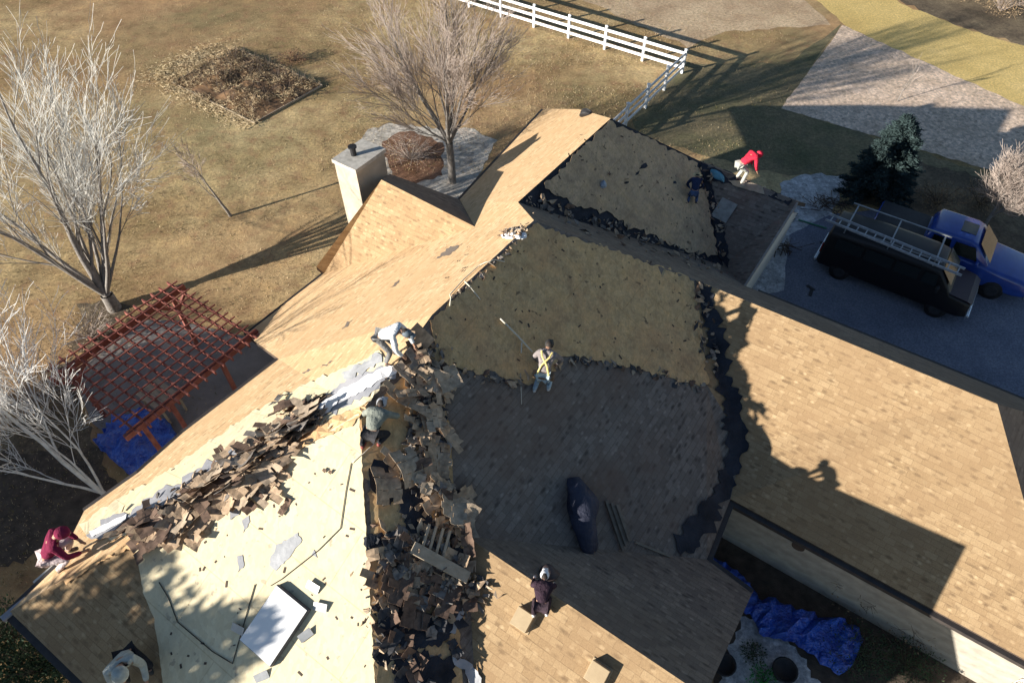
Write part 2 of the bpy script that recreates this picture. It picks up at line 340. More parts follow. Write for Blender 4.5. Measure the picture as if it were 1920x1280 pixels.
# ---------------------------------------------------------------- the house
# roof planes: z = c + s*m*coordinate
PL = {'Q': ('b',1,.619,11.806), 'F2': ('b',-1,.559,3.24), 'P': ('a',-1,.722,16.029), 'F1': ('b',-1,.667,-.262), 'S': ('a',1,.69,-10.795),
      'GN': ('a',1,.675,-4.276), 'O': ('a',1,.483,5.218), 'F3N': ('a',1,.677,2.731), 'F3F': ('a',-1,.693,8.879), 'WN': ('a',1,.777,-5.165), 'WF': ('a',-1,.647,13.713)}
def zpl(pl, px, py):
    ax, sg, m, c = PL[pl]; a, b = ab(at(px, py, 0)); g_ = a if ax == 'a' else b
    return (c + sg*m*g_)/(1 + sg*m*g_/H)
def V(pls, px, py):
    z = sum(zpl(p, px, py) for p in pls)/len(pls); return at(px, py, z)
v = {}
v['R1f'] = at(1145, 222, 6.45); v['R1n'] = at(971, 379, 6.35); v['K'] = V(['F2'], 1001, 413)
v['R2m'] = V(['F2'], 810, 590); v['T'] = V(['F2'], 676, 774)
v['L135'] = V(['Q','O'], 135, 1078); v['C'] = V(['Q','O'], 18, 1146)
v['WJ'] = at(890, 425, 5.65); v['WV'] = V(['Q','WF'], 862, 374); v['E1'] = V(['Q'], 1020, 204); v['E1b'] = V(['Q'], 1085, 205)
v['N1'] = V(['Q','WN'], 608, 512); v['N0'] = V(['WN'], 593, 500); v['WR0'] = at(715, 337, 5.65); v['WF0'] = V(['WF'], 731, 326); v['WF1'] = V(['WF'], 862, 374)
for n, x, y in (('e461',461,627),('e523',523,673),('e344',344,810),('e260',260,885),('e158',158,957),('e108',106,1062)): v[n] = V(['Q'], x, y)
v['HB'] = V(['F2'], 705, 1280); v['HBe'] = W(-1.6, -1.6, 4.134)
v['V3t'] = V(['F2'], 1305, 525); v['V3m'] = V(['F2'], 1325, 720); v['V3b'] = V(['F2'], 1392, 830); v['GE0'] = V(['F2','GN'], 1370, 935)
v['GR1'] = V(['GN','P'], 1870, 757); v['GNc'] = W(10.33, 7.9, zpl('GN', 1920, 1235)); v['Pc'] = V(['P'], 1915, 745)
zc = v['Pc'].z; a_, b_ = ab(v['Pc']); v['Pc'] = W(a_, 7.9, zc)
v['P1'] = V(['P'], 1420, 545); v['V1b'] = V(['F1','P','S'], 1356, 498); v['V1t'] = V(['F1','S'], 1312, 302)
v['S1'] = V(['S'], 1495, 378); v['S2'] = V(['S','P'], 1395, 535)
v['R3s'] = V(['F2'], 875, 1005); v['R3e'] = V(['F3N','F3F'], 1322, 1305); v['F3c'] = V(['F3F'], 1410, 1112); v['V4'] = V(['F2'], 1325, 1048)
v['V5'] = V(['F2'], 890, 1280); v['F3n1'] = W(.3, 1.1, 2.93); v['F3n0'] = W(.3, -1.6, 2.93); v['F2e'] = W(2.1, -1.6, 4.134)
zS1 = v['S1']; aS, bS = ab(zS1); v['S3'] = W(aS+2.6, bS, zS1.z-1.75); aT, bT = ab(v['V1t']); v['S4'] = W(aT+1.3, bT+.2, v['V1t'].z-.85); v['S5'] = W(aS+2.6, bT+2.8, zS1.z-1.75)

HOUSE = empty('house', W(8, -7, 0)); HOUSE['rooted'] = 1
tag(HOUSE, 'large tan shingled house with its roof half torn off and a long garage wing', 'house')
roofs = []; BV = []; BF = []; NORM = []
def roof(keys, mat, axis):
    pts = [v[k] for k in keys]
    n = Vector((0,0,0))
    for i in range(len(pts)): n += (pts[i]-pts[0]).cross(pts[(i+1) % len(pts)]-pts[0])
    if n.z < 0: pts = pts[::-1]; n = -n
    n.normalize()
    # tessellate the polygon in plan, keep its border as it is
    pl = [Vector(ab(p)) for p in pts]
    tv, tf = tess([tuple(p) for p in pl], 0)[:2]
    k3 = []
    for q in tv:
        j = min(range(len(pl)), key=lambda i: (pl[i]-q).length); k3.append(pts[j])
    tf = [tuple(f) for f in tf]
    T = len(k3); th = .16
    base = len(BV); BV.extend(k3); BF.extend([tuple(i+base for i in f) for f in tf])
    # orient up
    tf2 = []
    for f in tf:
        nn = (k3[f[1]]-k3[f[0]]).cross(k3[f[2]]-k3[f[0]]); tf2.append(f if nn.z > 0 else f[::-1])
    verts = list(k3) + [p - Vector((0,0,th)) for p in k3]; faces = list(tf2) + [tuple(i+T for i in f[::-1]) for f in tf2]; mi = [0]*len(tf2) + [1]*len(tf2)
    order = [min(range(T), key=lambda i: (k3[i]-p).length) for p in pts]
    for i in range(len(order)):
        a1, b1 = order[i], order[(i+1) % len(order)]
        if a1 != b1: faces.append((a1, a1+T, b1+T, b1)); mi.append(1)
    hz = n.cross(Vector((0,0,1))).normalized() if axis is None else (DA if axis == 'a' else DB)
    up = hz.cross(n).normalized()
    if up.z < 0: up = -up
    uv = [(p.dot(hz)+50, p.dot(up)+50) for p in verts]
    o = mk('roof_slope', verts, faces, [mat, M['fascia']], HOUSE, uvs=uv, mids=mi)
    roofs.append(o); return o
sh = M['shingle']
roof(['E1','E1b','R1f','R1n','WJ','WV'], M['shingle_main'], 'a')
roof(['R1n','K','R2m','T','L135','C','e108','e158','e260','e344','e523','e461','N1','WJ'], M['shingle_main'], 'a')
roof(['T','L135','C','HBe','HB'], sh, 'b')
roof(['K','R2m','T','HB','HBe','F2e','V5','R3s','V4','GE0','V3b','V3m','V3t'], M['shingle_shade_gouge'], 'a')
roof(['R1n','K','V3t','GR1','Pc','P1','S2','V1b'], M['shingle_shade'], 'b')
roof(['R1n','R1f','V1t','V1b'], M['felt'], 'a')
roof(['V1t','S1','S2','V1b'], M['shingle_shade_gouge'], 'b')
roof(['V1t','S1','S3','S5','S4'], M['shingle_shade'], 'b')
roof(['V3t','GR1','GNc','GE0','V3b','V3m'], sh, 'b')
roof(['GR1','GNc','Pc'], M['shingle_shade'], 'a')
roof(['R3s','R3e','F3n1','F3n0','F2e','V5'], sh, 'b')
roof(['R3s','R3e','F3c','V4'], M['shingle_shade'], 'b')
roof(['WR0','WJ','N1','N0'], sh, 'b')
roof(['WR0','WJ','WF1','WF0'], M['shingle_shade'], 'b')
BVH = BVHTree.FromPolygons(BV, BF)
def hit(px, py, off=0.0):
    r = ray(px, py).normalized(); h = BVH.ray_cast(Vector((0,0,H)), r)
    if h[0] is None: return None, None
    n = h[1] if h[1].z > 0 else -h[1]
    return h[0] + n*off, n
def sheet(name, poly, mat, off=.012, amp=2, step=7, grid=26, seed=3, parent=HOUSE, thick=.006, wav=0, bank=None):
    P = jagged(poly, amp, step, seed); tv, tf = tess(P, grid)
    pts = []; ok = []
    for q in tv:
        h, n = hit(q.x, q.y, off + (wav*noise.noise(Vector((q.x*.05, q.y*.05, seed))) if wav else 0)); pts.append(h if h is not None else Vector((0,0,0))); ok.append(h is not None)
    fs = []
    for f in tf:
        if all(ok[i] for i in f):
            p = [pts[i] for i in f]
            if max((p[0]-p[1]).length, (p[1]-p[2]).length, (p[2]-p[0]).length) > 4.5: continue
            nn = (p[1]-p[0]).cross(p[2]-p[0]); fs.append(tuple(f) if nn.z > 0 else tuple(f)[::-1])
    if not fs: return None
    o = mk(name, pts, fs, mat, parent)
    bm = bmesh.new(); bm.from_mesh(o.data); bmesh.ops.delete(bm, geom=[q for q in bm.verts if not q.link_faces], context='VERTS'); bm.to_mesh(o.data); bm.free()
    if thick: so_ = o.modifiers.new('Solidify', 'SOLIDIFY'); so_.thickness = thick; so_.offset = 1
    return o
# walls
wl = MB()
def wbox(a0, a1, b0, b1, z1, mb=wl):
    P = [W(a0,b0,0), W(a1,b0,0), W(a1,b1,0), W(a0,b1,0)]
    mb.add(P + [p+Vector((0,0,z1)) for p in P], [(0,1,5,4),(1,2,6,5),(2,3,7,6),(3,0,4,7),(4,5,6,7)])
wbox(.4, 13.2, -12.4, -3.2, 2.55); wbox(13.2, 19.0, -12.6, -6.5, 2.3); wbox(10.3, 13.2, -14.6, -12.4, 2.6)
wbox(.9, 7.3, -3.2, .6, 2.75); wbox(-1.2, .4, -12.2, -3.2, 3.9); wbox(-1.2, 2.4, -3.2, -1.9, 3.6)
o = wl.build('wall', M['siding'], HOUSE)
gw = MB(); wbox(10.72, 17.1, -2.4, 7.5, 2.72, gw); gw.build('wall', M['wall'], HOUSE)
# gable end wall of the small wing beside the driveway
p1 = W(aS, bS-.12, zS1.z-.55); a2, b2 = ab(v['S2']); g2 = W(a2+.35, bS-.12, v['S2'].z-.40); g3 = W(aS+2.2, bS-.12, zS1.z-2.0)
gb = MB(); q_ = [p1, g2, W(a2+.2, bS-.35, 0), W(aS+2.4, bS-.35, 0), g3]; q2 = [p-DB*.3 for p in q_]
gb.add(q_+q2, [(0,1,2,3,4),(9,8,7,6,5)]+[(i,(i+1)%5,5+(i+1)%5,5+i)[::-1] for i in range(5)]); gb.build('wall', M['siding'], HOUSE)
# rake board over the gable
rk = MB(); rk.bar(v['S1']+DB*.02-Vector((0,0,.08)), v['S2']+DB*.02-Vector((0,0,.08)), .05, .16); rk.build('rake_board', flat('pale_board', (.30,.28,.26)), HOUSE)
# fascia / gutters along the eaves
def gutter(a, b, out, name='gutter', mat=None, r=.07):
    g_ = MB(); p, q = v[a] if isinstance(a, str) else a, v[b] if isinstance(b, str) else b
    o_ = out.normalized()*.07 - Vector((0,0,.11)); g_.bar(p+o_, q+o_, .13, .12); return g_.build(name, mat or M['gutter'], HOUSE)
gutter('E1', 'WV', -DB); gutter('e461', 'N1', -DB); gutter('e344', 'e523', -DB); gutter('e260', 'e344', -DB); gutter('e158', 'e260', -DB); gutter('C', 'e108', -DB)
gutter('C', 'HBe', -DA); gutter('GE0', 'GNc', -DA); gutter('P1', 'Pc', DA); gutter('GE0', 'V4', DB); gutter('V4', 'F3c', DA)
# chimney
zt = 5.8; A0, A1 = 12.62, 14.0; B0, B1 = -15.84, -14.86
ch = MB(); P = [W(A0,B0,0), W(A1,B0,0), W(A1,B1,0), W(A0,B1,0)]
ch.add(P+[p+Vector((0,0,5.65)) for p in P], [(0,1,5,4),(1,2,6,5),(2,3,7,6),(3,0,4,7)])
e_ = .05; P = [W(A0-e_,B0-e_,5.65), W(A1+e_,B0-e_,5.65), W(A1+e_,B1+e_,5.65), W(A0-e_,B1+e_,5.65)]
chim = ch.build('chimney', M['stucco'], HOUSE)
cp = MB(); cp.add(P+[p+Vector((0,0,.13)) for p in P], [(0,1,5,4),(1,2,6,5),(2,3,7,6),(3,0,4,7),(4,5,6,7),(3,2,1,0)]); co = cp.build('chimney_cap', flat('cap_concrete', (.50,.47,.42)), HOUSE); co.parent = chim; co.matrix_parent_inverse = Matrix()
fl = MB(); fc = W(A0+.55, B0+.4, 0); fl.tube([fc+Vector((0,0,5.78)), fc+Vector((0,0,6.05))], .10, 12); fl.tube([fc+Vector((0,0,6.07)), fc+Vector((0,0,6.12))], .15, 12)
fo = fl.build('flue', M['black'], HOUSE); fo.parent = chim; fo.matrix_parent_inverse = Matrix()

# stripped decks, torn felt and remaining strips
sheet('bare_decking', [(1141,228),(1180,243),(1309,306),(1330,390),(1345,479),(1284,474),(1229,444),(1176,424),(1137,396),(1094,390),(1038,366),(1022,345)], M['osb_grey'], .02, 2.4, 6, 30, 5)
sheet('bare_decking', [(1000,420),(1081,449),(1137,464),(1189,484),(1290,520),(1303,534),(1312,600),(1318,650),(1326,722),(1290,718),(1235,702),(1150,683),(1085,668),(1056,668),(1035,700),(1010,722),(960,714),(880,697),(815,690),(812,640),(806,602),(850,562)], M['osb_old'], .02, 2.2, 6, 30, 6)
sheet('bare_decking', [(664,800),(690,772),(760,700),(806,640),(820,700),(842,800),(850,900),(862,1000),(880,1060),(885,1130),(860,1180),(868,1290),(706,1290)], M['osb_old'], .02, 1, 8, 30, 7)
sheet('bare_decking', [(674,776),(600,818),(520,862),(440,905),(340,975),(252,1022),(262,1060),(270,1110),(290,1160),(300,1220),(312,1330),(320,1420),(702,1420),(704,1278)], M['osb'], .02, .6, 8, 40, 8)
sheet('bare_decking', [(150,985),(180,962),(225,935),(290,900),(335,868),(400,825),(470,778),(530,742),(590,714),(650,690),(712,658),(740,700),(700,748),(640,790),(560,830),(440,895),(300,970),(225,1010),(165,1010)], M['osb'], .02, 2, 6, 30, 9)
# underlayment strip along the ridge
sheet('underlayment', [(165,1008),(200,975),(250,955),(330,905),(420,850),(480,822),(560,770),(640,722),(700,692),(748,682),(745,702),(690,742),(620,775),(560,810),(470,868),(360,930),(260,985),(190,1010)], M['felt_lit'], .03, 4, 8, 30, 10)
sheet('flashing_strip', [(585,772),(640,735),(700,700),(745,686),(742,700),(690,730),(640,756),(598,790)], M['silver'], .05, 1.5, 8, 20, 11)
sheet('flashing_strip', [(170,1000),(205,982),(240,965),(238,975),(200,998),(175,1010)], M['silver'], .05, 1, 8, 20, 12)
sheet('underlayment', [(445,870),(475,858),(462,930),(450,965),(432,975),(438,920)], M['felt_lit'], .04, 1, 8, 14, 13)
sheet('underlayment', [(505,1058),(520,1022),(560,998),(567,1012),(545,1045),(520,1068)], M['feltgrey'], .03, 1.2, 5, 14, 14)
for pl_ in ([(455,975),(468,966),(470,978),(460,998)], [(446,1042),(456,1040),(460,1060),(450,1072)], [(585,1040),(590,1030),(596,1045)], [(300,1010),(318,1000),(316,1022),(306,1025)], [(345,985),(372,972),(368,996),(350,1010)]):
    sheet('underlayment', pl_, M['felt_lit'], .03, .8, 5, 0, 15)
sheet('raw_plywood', [(548,836),(590,806),(640,778),(690,762),(680,776),(660,798),(600,824),(556,846)], M['ply'], .045, 1.2, 6, 20, 16)
sheet('raw_plywood', [(122,1088),(160,1068),(215,1040),(262,1008),(330,968),(350,962),(330,985),(252,1026),(200,1048),(150,1078),(128,1096)], M['ply'], .045, 1.6, 6, 20, 17)
for i_, pp in enumerate([[(275,1000),(330,958),(345,965),(300,1005),(268,1018)], [(345,945),(400,905),(420,915),(380,955),(352,972)], [(405,905),(455,868),(470,880),(440,912),(415,925)], [(470,872),(530,822),(545,832),(510,870),(482,890)], [(535,818),(575,782),(592,790),(570,812),(545,832)],
    [(742,905),(775,900),(800,930),(812,985),(800,1010),(770,1000),(750,960)], [(790,815),(815,812),(822,850),(840,885),(825,905),(800,880)], [(838,985),(862,1000),(872,1050),(862,1062),(845,1030)], [(775,650),(800,640),(808,668),(790,690),(772,675)], [(700,1130),(760,1120),(800,1150),(840,1130),(850,1180),(820,1210),(760,1215),(715,1190)], [(735,1235),(800,1225),(850,1235),(850,1285),(745,1290)]]):
    sheet('torn_felt', pp, M['felt'], .045, 3.2, 6, 14, 130+i_, wav=.02)  # felt pieces, also painting the black shadow gaps within the heap
# felt valleys
sheet('valley_felt', [(1302,522),(1330,540),(1345,590),(1362,640),(1372,700),(1388,760),(1402,830),(1384,880),(1368,936),(1335,985),(1300,1034),(1266,1034),(1262,1002),(1294,968),(1344,918),(1356,870),(1362,810),(1352,750),(1340,700),(1328,640),(1314,590)], M['felt'], .03, 5.0, 7, 24, 18)
sheet('valley_felt', [(1310,303),(1330,325),(1345,385),(1362,450),(1368,500),(1352,492),(1340,440),(1328,380)], M['felt'], .03, 2, 6, 20, 19)
sheet('ridge_felt', [(1316,306),(1400,335),(1492,376),(1478,386),(1440,368),(1390,352),(1330,338)], M['felt'], .03, 1.5, 6, 20, 20)
sheet('raw_plywood', [(1365,338),(1400,342),(1435,352),(1470,366),(1465,374),(1420,362),(1380,352)], M['timber'], .05, .8, 6, 20, 21)
for i_, (x, y) in enumerate([(725,935),(705,1020),(735,1010),(770,930),(720,1230),(780,1240),(830,1180),(745,1090)]):
    s_ = 16+(i_*7) % 13
    sheet('torn_felt', [(x-s_,y-s_*.6),(x+s_*.5,y-s_),(x+s_,y+s_*.3),(x,y+s_*1.1),(x-s_*.8,y+s_*.6)], M['felt'], .035, 3, 6, 12, 30+i_, wav=.02)
sheet('torn_felt', [(800,812),(842,806),(848,830),(838,866),(822,868),(812,840)], M['feltgrey'], .05, 1.5, 6, 12, 44)
sheet('torn_felt', [(815,880),(832,872),(846,920),(850,948),(836,940),(826,910)], M['feltgrey'], .05, 1.5, 6, 12, 45)
sheet('torn_felt', [(880,1095),(886,1110),(868,1150),(850,1190),(842,1185),(858,1140)], M['feltgrey'], .05, 1.2, 6, 12, 46)
sheet('torn_felt', [(846,1228),(880,1240),(902,1262),(905,1285),(880,1285),(870,1255),(850,1245)], M['feltgrey'], .05, 1.2, 6, 12, 47)
sheet('torn_felt', [(700,862),(740,868),(738,920),(712,940),(690,905)], M['felt'], .035, 3, 6, 12, 48)
sheet('torn_felt', [(640,700),(660,690),(690,676),(712,662),(718,680),(690,695),(655,712)], M['feltgrey'], .04, 3, 6, 12, 49)
# dark gouges in the tan slopes
for k, (x0, y0, x1, y1, wd) in enumerate([(814,487,868,456,7),(732,541,750,526,2.5),(640,618,663,600,4),(566,700,590,690,3),(600,690,625,675,2.5)]):
    sheet('gouge', [(x0,y0),((x0+x1)/2,(y0+y1)/2-wd),(x1,y1),((x0+x1)/2,(y0+y1)/2+wd)], M['shingle_shade_gouge'], .006, 1.2, 4, 0, 60+k, thick=0)
for k, (x0, y0, x1, y1, wd) in enumerate([(1125,312,1130,304,3),(1198,318,1212,306,4),(1168,345,1180,334,4),(1190,330,1198,320,2),(1240,255,1244,262,2),(1262,345,1268,340,3),(1135,330,1150,326,2)]):
    sheet('gouge', [(x0,y0),((x0+x1)/2-wd,(y0+y1)/2-wd),(x1,y1),((x0+x1)/2+wd,(y0+y1)/2+wd)], M['felt'], .026, 1, 4, 0, 70+k, thick=0)
rs = random.Random(4)
pk = MB()
for k in range(170):
    if k < 70: x, y = rs.uniform(830,1310), rs.uniform(450,700)
    elif k < 110: x, y = rs.uniform(1040,1330), rs.uniform(250,460)
    else: x, y = rs.uniform(310,700), rs.uniform(880,1275)
    h_, n_ = hit(x, y, .03)
    if h_ is None: continue
    s_ = rs.uniform(.012, .045); t_ = rs.uniform(0, 3.1); d_ = Vector((math.cos(t_), math.sin(t_), 0)); d_ = (d_-n_*d_.dot(n_)).normalized()
    pk.bar(h_, h_+d_*s_*rs.uniform(1.2,3), s_, .006, n_)
o = pk.build('roofing_crumbs', M['fascia']); tag(o, 'small dark crumbs and nail specks over the bare decking', 'debris', kind='stuff')

def plant_frame(px, py, heading):
    h_, n_ = hit(px, py)
    if h_ is None: h_, n_ = at(px, py, 3), Vector((0,0,1))
    f_ = heading - n_*heading.dot(n_); f_.normalize(); r_ = f_.cross(n_)
    return h_, r_, f_, n_
# roof vents, skylight
def add_box_on(name, px, py, sx, sy, sz, mat, head=DA, parent=HOUSE, top=None):
    h_, r_, f_, n_ = plant_frame(px, py, head); m3 = Matrix((r_, f_, n_)).transposed(); mb = MB()
    mb.box(h_+n_*sz/2, (sx, sy, sz), m3); mb.box(h_+n_*.010, (sx+.06, sy+.06, .02), m3)
    return bevel(mb.build(name, mat, parent), .02)
add_box_on('roof_vent', 983, 1160, .36, .36, .20, M['vent']); add_box_on('roof_vent', 1122, 1262, .36, .36, .20, M['vent'])
h_, r_, f_, n_ = plant_frame(520, 1170, DA); m3 = Matrix((r_, f_, n_)).transposed()
sk = MB(); sw, sl_ = .84, 1.20
sk.box(h_+n_*.07, (sw, sl_, .14), m3)
skl = bevel(sk.build('skylight', flat('dark_frame', (.10,.10,.11)), HOUSE), .01)
gl = MB(); gl.box(h_+n_*.15, (sw-.04, sl_-.04, .03), m3); gg = gl.build('glass', flat('milky_glass', (.92,.92,.93), .3, 0, .5, .02), HOUSE); gg.parent = skl; gg.matrix_parent_inverse = Matrix()
fr = MB(); fr.box(h_+r_*.0-f_*0+n_*.015, (sw+.34, sl_+.34, .012), m3); fr.build('flashing', M['felt_lit'], HOUSE)
for dx, dy, rz in ((.55,.75,.4),(.62,.2,1.2),(-.6,-.5,.2),(.35,-.85,1.0),(.2,.95,.1)):
    fb = MB(); m4 = m3 @ Matrix.Rotation(rz, 3, 'Z') @ Matrix.Rotation(.3, 3, 'X'); fb.box(h_+r_*dx+f_*dy+n_*.07, (.28,.16,.008), m4)
    fb.build('flashing_scrap', M['metal'], HOUSE)

# ropes and hose
def rope(name, pts, rad, mat, label=None, cat=None, off=.04, group=None):
    P3 = []
    for i in range(len(pts)-1):
        for j in range(6):
            t = j/6; x = pts[i][0]+(pts[i+1][0]-pts[i][0])*t; y = pts[i][1]+(pts[i+1][1]-pts[i][1])*t
            h_, n_ = hit(x, y, off)
            if h_ is not None: P3.append(h_)
    mb = MB(); mb.tube(P3, rad, 5); o_ = mb.build(name, mat, None, True); tag(o_, label, cat, group); return o_
rope('air_hose', [(660,868),(650,920),(640,990),(600,1030),(530,1085),(505,1100)], .008, M['black'], 'thin black air hose curving down the right of the bright bare decking', 'hose')
rope('safety_rope', [(480,1095),(470,1130),(438,1243),(400,1220),(335,1165),(318,1120),(297,1085)], .009, M['black'], 'dark cord bent into a sharp V left of the skylight', 'rope')
rope('safety_rope', [(935,600),(968,633),(1000,668)], .022, M['rope'], 'pale rope running down the shaded decking to the kneeling harnessed worker', 'rope', .1)
rope('safety_rope', [(873,530),(905,570)], .018, M['rope'], 'short pale rope end lying just below the ridge', 'rope')
rope('safety_rope', [(945,492),(925,488),(900,500),(872,525),(845,555),(842,578)], .016, M['rope'], 'loose pale rope looped along the ridge above the shaded decking', 'rope')
rope('safety_rope', [(975,645),(974,668)], .018, M['rope'], 'short knot tail hanging from the tight pale rope', 'rope', .1)
rope('safety_rope', [(975,700),(977,770)], .008, M['rope'], 'very thin line hanging over the dark shingles under the kneeling worker', 'rope')
rope('safety_rope', [(662,868),(690,842),(715,820)], .012, M['rope'], 'thin pale cord crossing the hip edge below the pale-capped worker', 'rope')
rope('safety_rope', [(760,735),(785,700),(800,672),(800,690)], .016, M['dark_twig'], 'dark twisted cord through the shingle heap at the ridge end', 'rope')

# ---------------------------------------------------------------- torn shingles
def tabs(seed, tabsn=3, w_=.95, h0=.14, h1=.16, curl=.1, rip=0.0):
    rnd = random.Random(seed); vs = []; fs = []; nx = 9
    def z(x, y): return curl*((x/w_)**2)*.9 + .05*math.sin(x*7+seed) + .04*y/.3*rnd.uniform(.4,1.2)
    x0, x1 = -w_/2, w_/2*(1-rip)
    for i in range(nx+1):
        x = x0+(x1-x0)*i/nx
        vs += [(x, h0+rnd.uniform(-.02,.02)*(1+rip*2), z(x, h0)), (x, 0, z(x, 0))]
    for i in range(nx): fs.append((2*i, 2*i+1, 2*i+3, 2*i+2))
    tw = (x1-x0)/tabsn
    for k in range(tabsn):
        a = x0+k*tw+.012; b = x0+(k+1)*tw-.012; L = -h1*rnd.uniform(.85, 1.1); q = len(vs)
        vs += [(a, 0, z(a,0)), (b, 0, z(b,0)), (b-rnd.uniform(0,.02), L, z(b,0)+rnd.uniform(-.02,.07)), (a+rnd.uniform(0,.02), L, z(a,0)+rnd.uniform(-.02,.07))]
        fs.append((q, q+3, q+2, q+1))
    return vs, fs
frag_mats = [flat('shingle_scrap_tan', (.40,.29,.195), .9, var=.45), flat('shingle_scrap_brown', (.14,.09,.065), .9, var=.5), flat('shingle_scrap_grey', (.19,.17,.155), .9, var=.5), flat('shingle_scrap_pale', (.42,.33,.24), .9, var=.4), flat('shingle_scrap_black', (.05,.05,.055), .8)]
proto = []
for s_ in range(10):
    a1 = [dict(), dict(tabsn=2, w_=.62), dict(tabsn=3, curl=.35), dict(tabsn=1, w_=.35, h0=.2), dict(tabsn=3, rip=.3), dict(tabsn=2, w_=.7, curl=.5), dict(tabsn=3, w_=1.0, h1=.18), dict(tabsn=2, w_=.5, rip=.2), dict(tabsn=1, w_=.28, h0=.1, h1=.2), dict(tabsn=3, curl=-.2)][s_]
    vv, ff = tabs(s_, **a1)
    for mi_, fm in enumerate(frag_mats):
        me = bpy.data.meshes.new('torn_shingle'); me.from_pydata(vv, [], ff); me.materials.append(fm); me.update(); proto.append((mi_, me))
byc = {i: [m_ for j, m_ in proto if j == i] for i in range(5)}
rnd = random.Random(21); NSH = [0]
def scrap(px, py, label, group, lift=.05, heading=None, cols=(0,0,1,2,3), tilt=.35, sc=1.0):
    h_, n_ = hit(px, py)
    if h_ is None or NSH[0] >= 296: return
    me = rnd.choice(byc[rnd.choice(cols)])
    o_ = bpy.data.objects.new('torn_shingle', me); C.objects.link(o_)
    hd = heading if heading is not None else Vector((math.cos(rnd.uniform(0,6.05)), math.sin(rnd.uniform(0,6.05)), 0))
    f_ = (hd-n_*hd.dot(n_)).normalized(); r_ = f_.cross(n_)
    m3 = Matrix((r_, f_, n_)).transposed() @ Matrix.Rotation(rnd.gauss(0, tilt), 3, 'Z') @ Matrix.Rotation(rnd.gauss(0, tilt*.38), 3, 'X') @ Matrix.Rotation(rnd.gauss(0, tilt*.32), 3, 'Y')
    o_.matrix_world = Matrix.Translation(h_+n_*lift) @ m3.to_4x4() @ Matrix.Diagonal((sc*.72, sc*rnd.uniform(.6,.85), sc*.8, 1))
    md = o_.modifiers.new('Solidify', 'SOLIDIFY'); md.thickness = .006
    tag(o_, label, 'shingle scrap', group); NSH[0] += 1
LR = 'torn shingle strip in the heap along the sunlit ridge above the bright decking'
def lerp(p, q, t): return (p[0]+(q[0]-p[0])*t, p[1]+(q[1]-p[1])*t)
rid = [(262,1000),(330,955),(400,915),(455,880),(520,830),(560,790),(600,775)]
for k in range(42):
    t = rnd.random()**.9*(len(rid)-1.001); i_ = int(t); p = lerp(rid[i_], rid[i_+1], t-i_); s_ = rnd.gauss(0, 15)
    scrap(p[0]+s_*.5+rnd.gauss(0,4), p[1]+s_+5, LR, 'torn shingles heaped along the sunlit ridge', .03+rnd.random()*.15, DB*rnd.choice((1,-1))+DA*.3, (0,0,3,3,2,1,0), .45)
# overlapping courses sliding off over the decking
for k, (x, y, n_c) in enumerate([(352,985,6),(372,965,6),(395,935,5),(478,900,6),(500,880,6),(520,858,5),(545,835,4)]):
    for j in range(n_c):
        scrap(x+j*4-6, y+j*8-16, 'shingle strip hanging in overlapping rows onto the bright decking', 'overlapping shingle strips sliding down the sunlit deck', .1-.012*j+.01*k, DA, (0,0,3,0), .12, .75)
VL = 'torn shingle strip among the rubble in the valley between shaded and sunlit slopes'
val = [(800,650),(805,700),(805,750),(805,800),(780,860),(800,900),(832,940),(845,1000)]
for k in range(28):
    t = rnd.random()*(len(val)-1.001); i_ = int(t); p = lerp(val[i_], val[i_+1], t-i_)
    scrap(p[0]+rnd.gauss(0,18), p[1]+rnd.gauss(0,12), 'torn shingle strip strewn in the valley below the ridge end', 'torn shingles strewn down the valley', .04+rnd.random()*.2, None, (0,3,0,1,2,3), .5)
for k in range(40):
    x, y = rnd.uniform(705,880), rnd.uniform(1010,1130)
    scrap(x, y, 'torn shingle strip in the brown pile low in the valley', 'torn shingles piled low in the valley', .03+rnd.random()*.1, DB if rnd.random() < .6 else None, (0,1,0,2,3), .3)
for k in range(18):
    x, y = rnd.uniform(715,860), rnd.uniform(1000,1275)
    scrap(x, y, 'dark torn shingle strip lying in the deep shade of the valley', 'torn shingles in the deep shade of the valley', .03+rnd.random()*.03, None, (1,4,4,2,1), .25)
for (x, y) in ((610,882),(621,885)): scrap(x, y, 'one of two small dark shingle tabs lying alone high on the bright decking', 'pair of shingle tabs on the bright decking', .05, DB, (1,), .05, .3)
scrap(537,950, 'bent strip lying alone as a tick shape on the bright decking', 'tick shaped scrap', .05, DB, (1,), .2, .5)
scrap(1140,328, 'small scrap lying alone on the shaded far decking', 'far scrap', .05, None, (1,), .2, .5)
scrap(690,585, 'single scrap by the white-shirted worker', 'scrap by worker', .05, DB, (4,), .2, .01) if False else None
# larger torn pieces several courses deep
def sheetmesh(seed, rows, colsn, cu):
    rn_ = random.Random(seed); vs = []; fs = []; W_ = .30*colsn; nx = colsn*3
    ph = rn_.random()*6
    for r_i in range(rows):
        y1 = -.14*r_i; xo = rn_.uniform(-.1,.1)
        for k in range(colsn):
            a = -W_/2+.30*k+xo+.008; b = a+.284; q = len(vs)
            if rn_.random() < .12: continue
            zz = lambda x, y: cu*(x*x*.8+.25*y*y)+.03*math.sin(x*6+ph)+.04*math.sin(y*7+ph)
            lo = y1-.17*rn_.uniform(.9,1.08)
            for j in range(4):
                x = a+(b-a)*j/3; vs += [(x+rn_.gauss(0,.004), y1+(rn_.gauss(0,.02) if r_i == 0 else 0), zz(x,y1)+.014*r_i), (x+rn_.gauss(0,.006), lo+rn_.gauss(0,.006), zz(x,lo)+.014*r_i+.02)]
            for j in range(3): fs.append((q+2*j, q+2*j+1, q+2*j+3, q+2*j+2))
    return vs, fs
bigp = {}
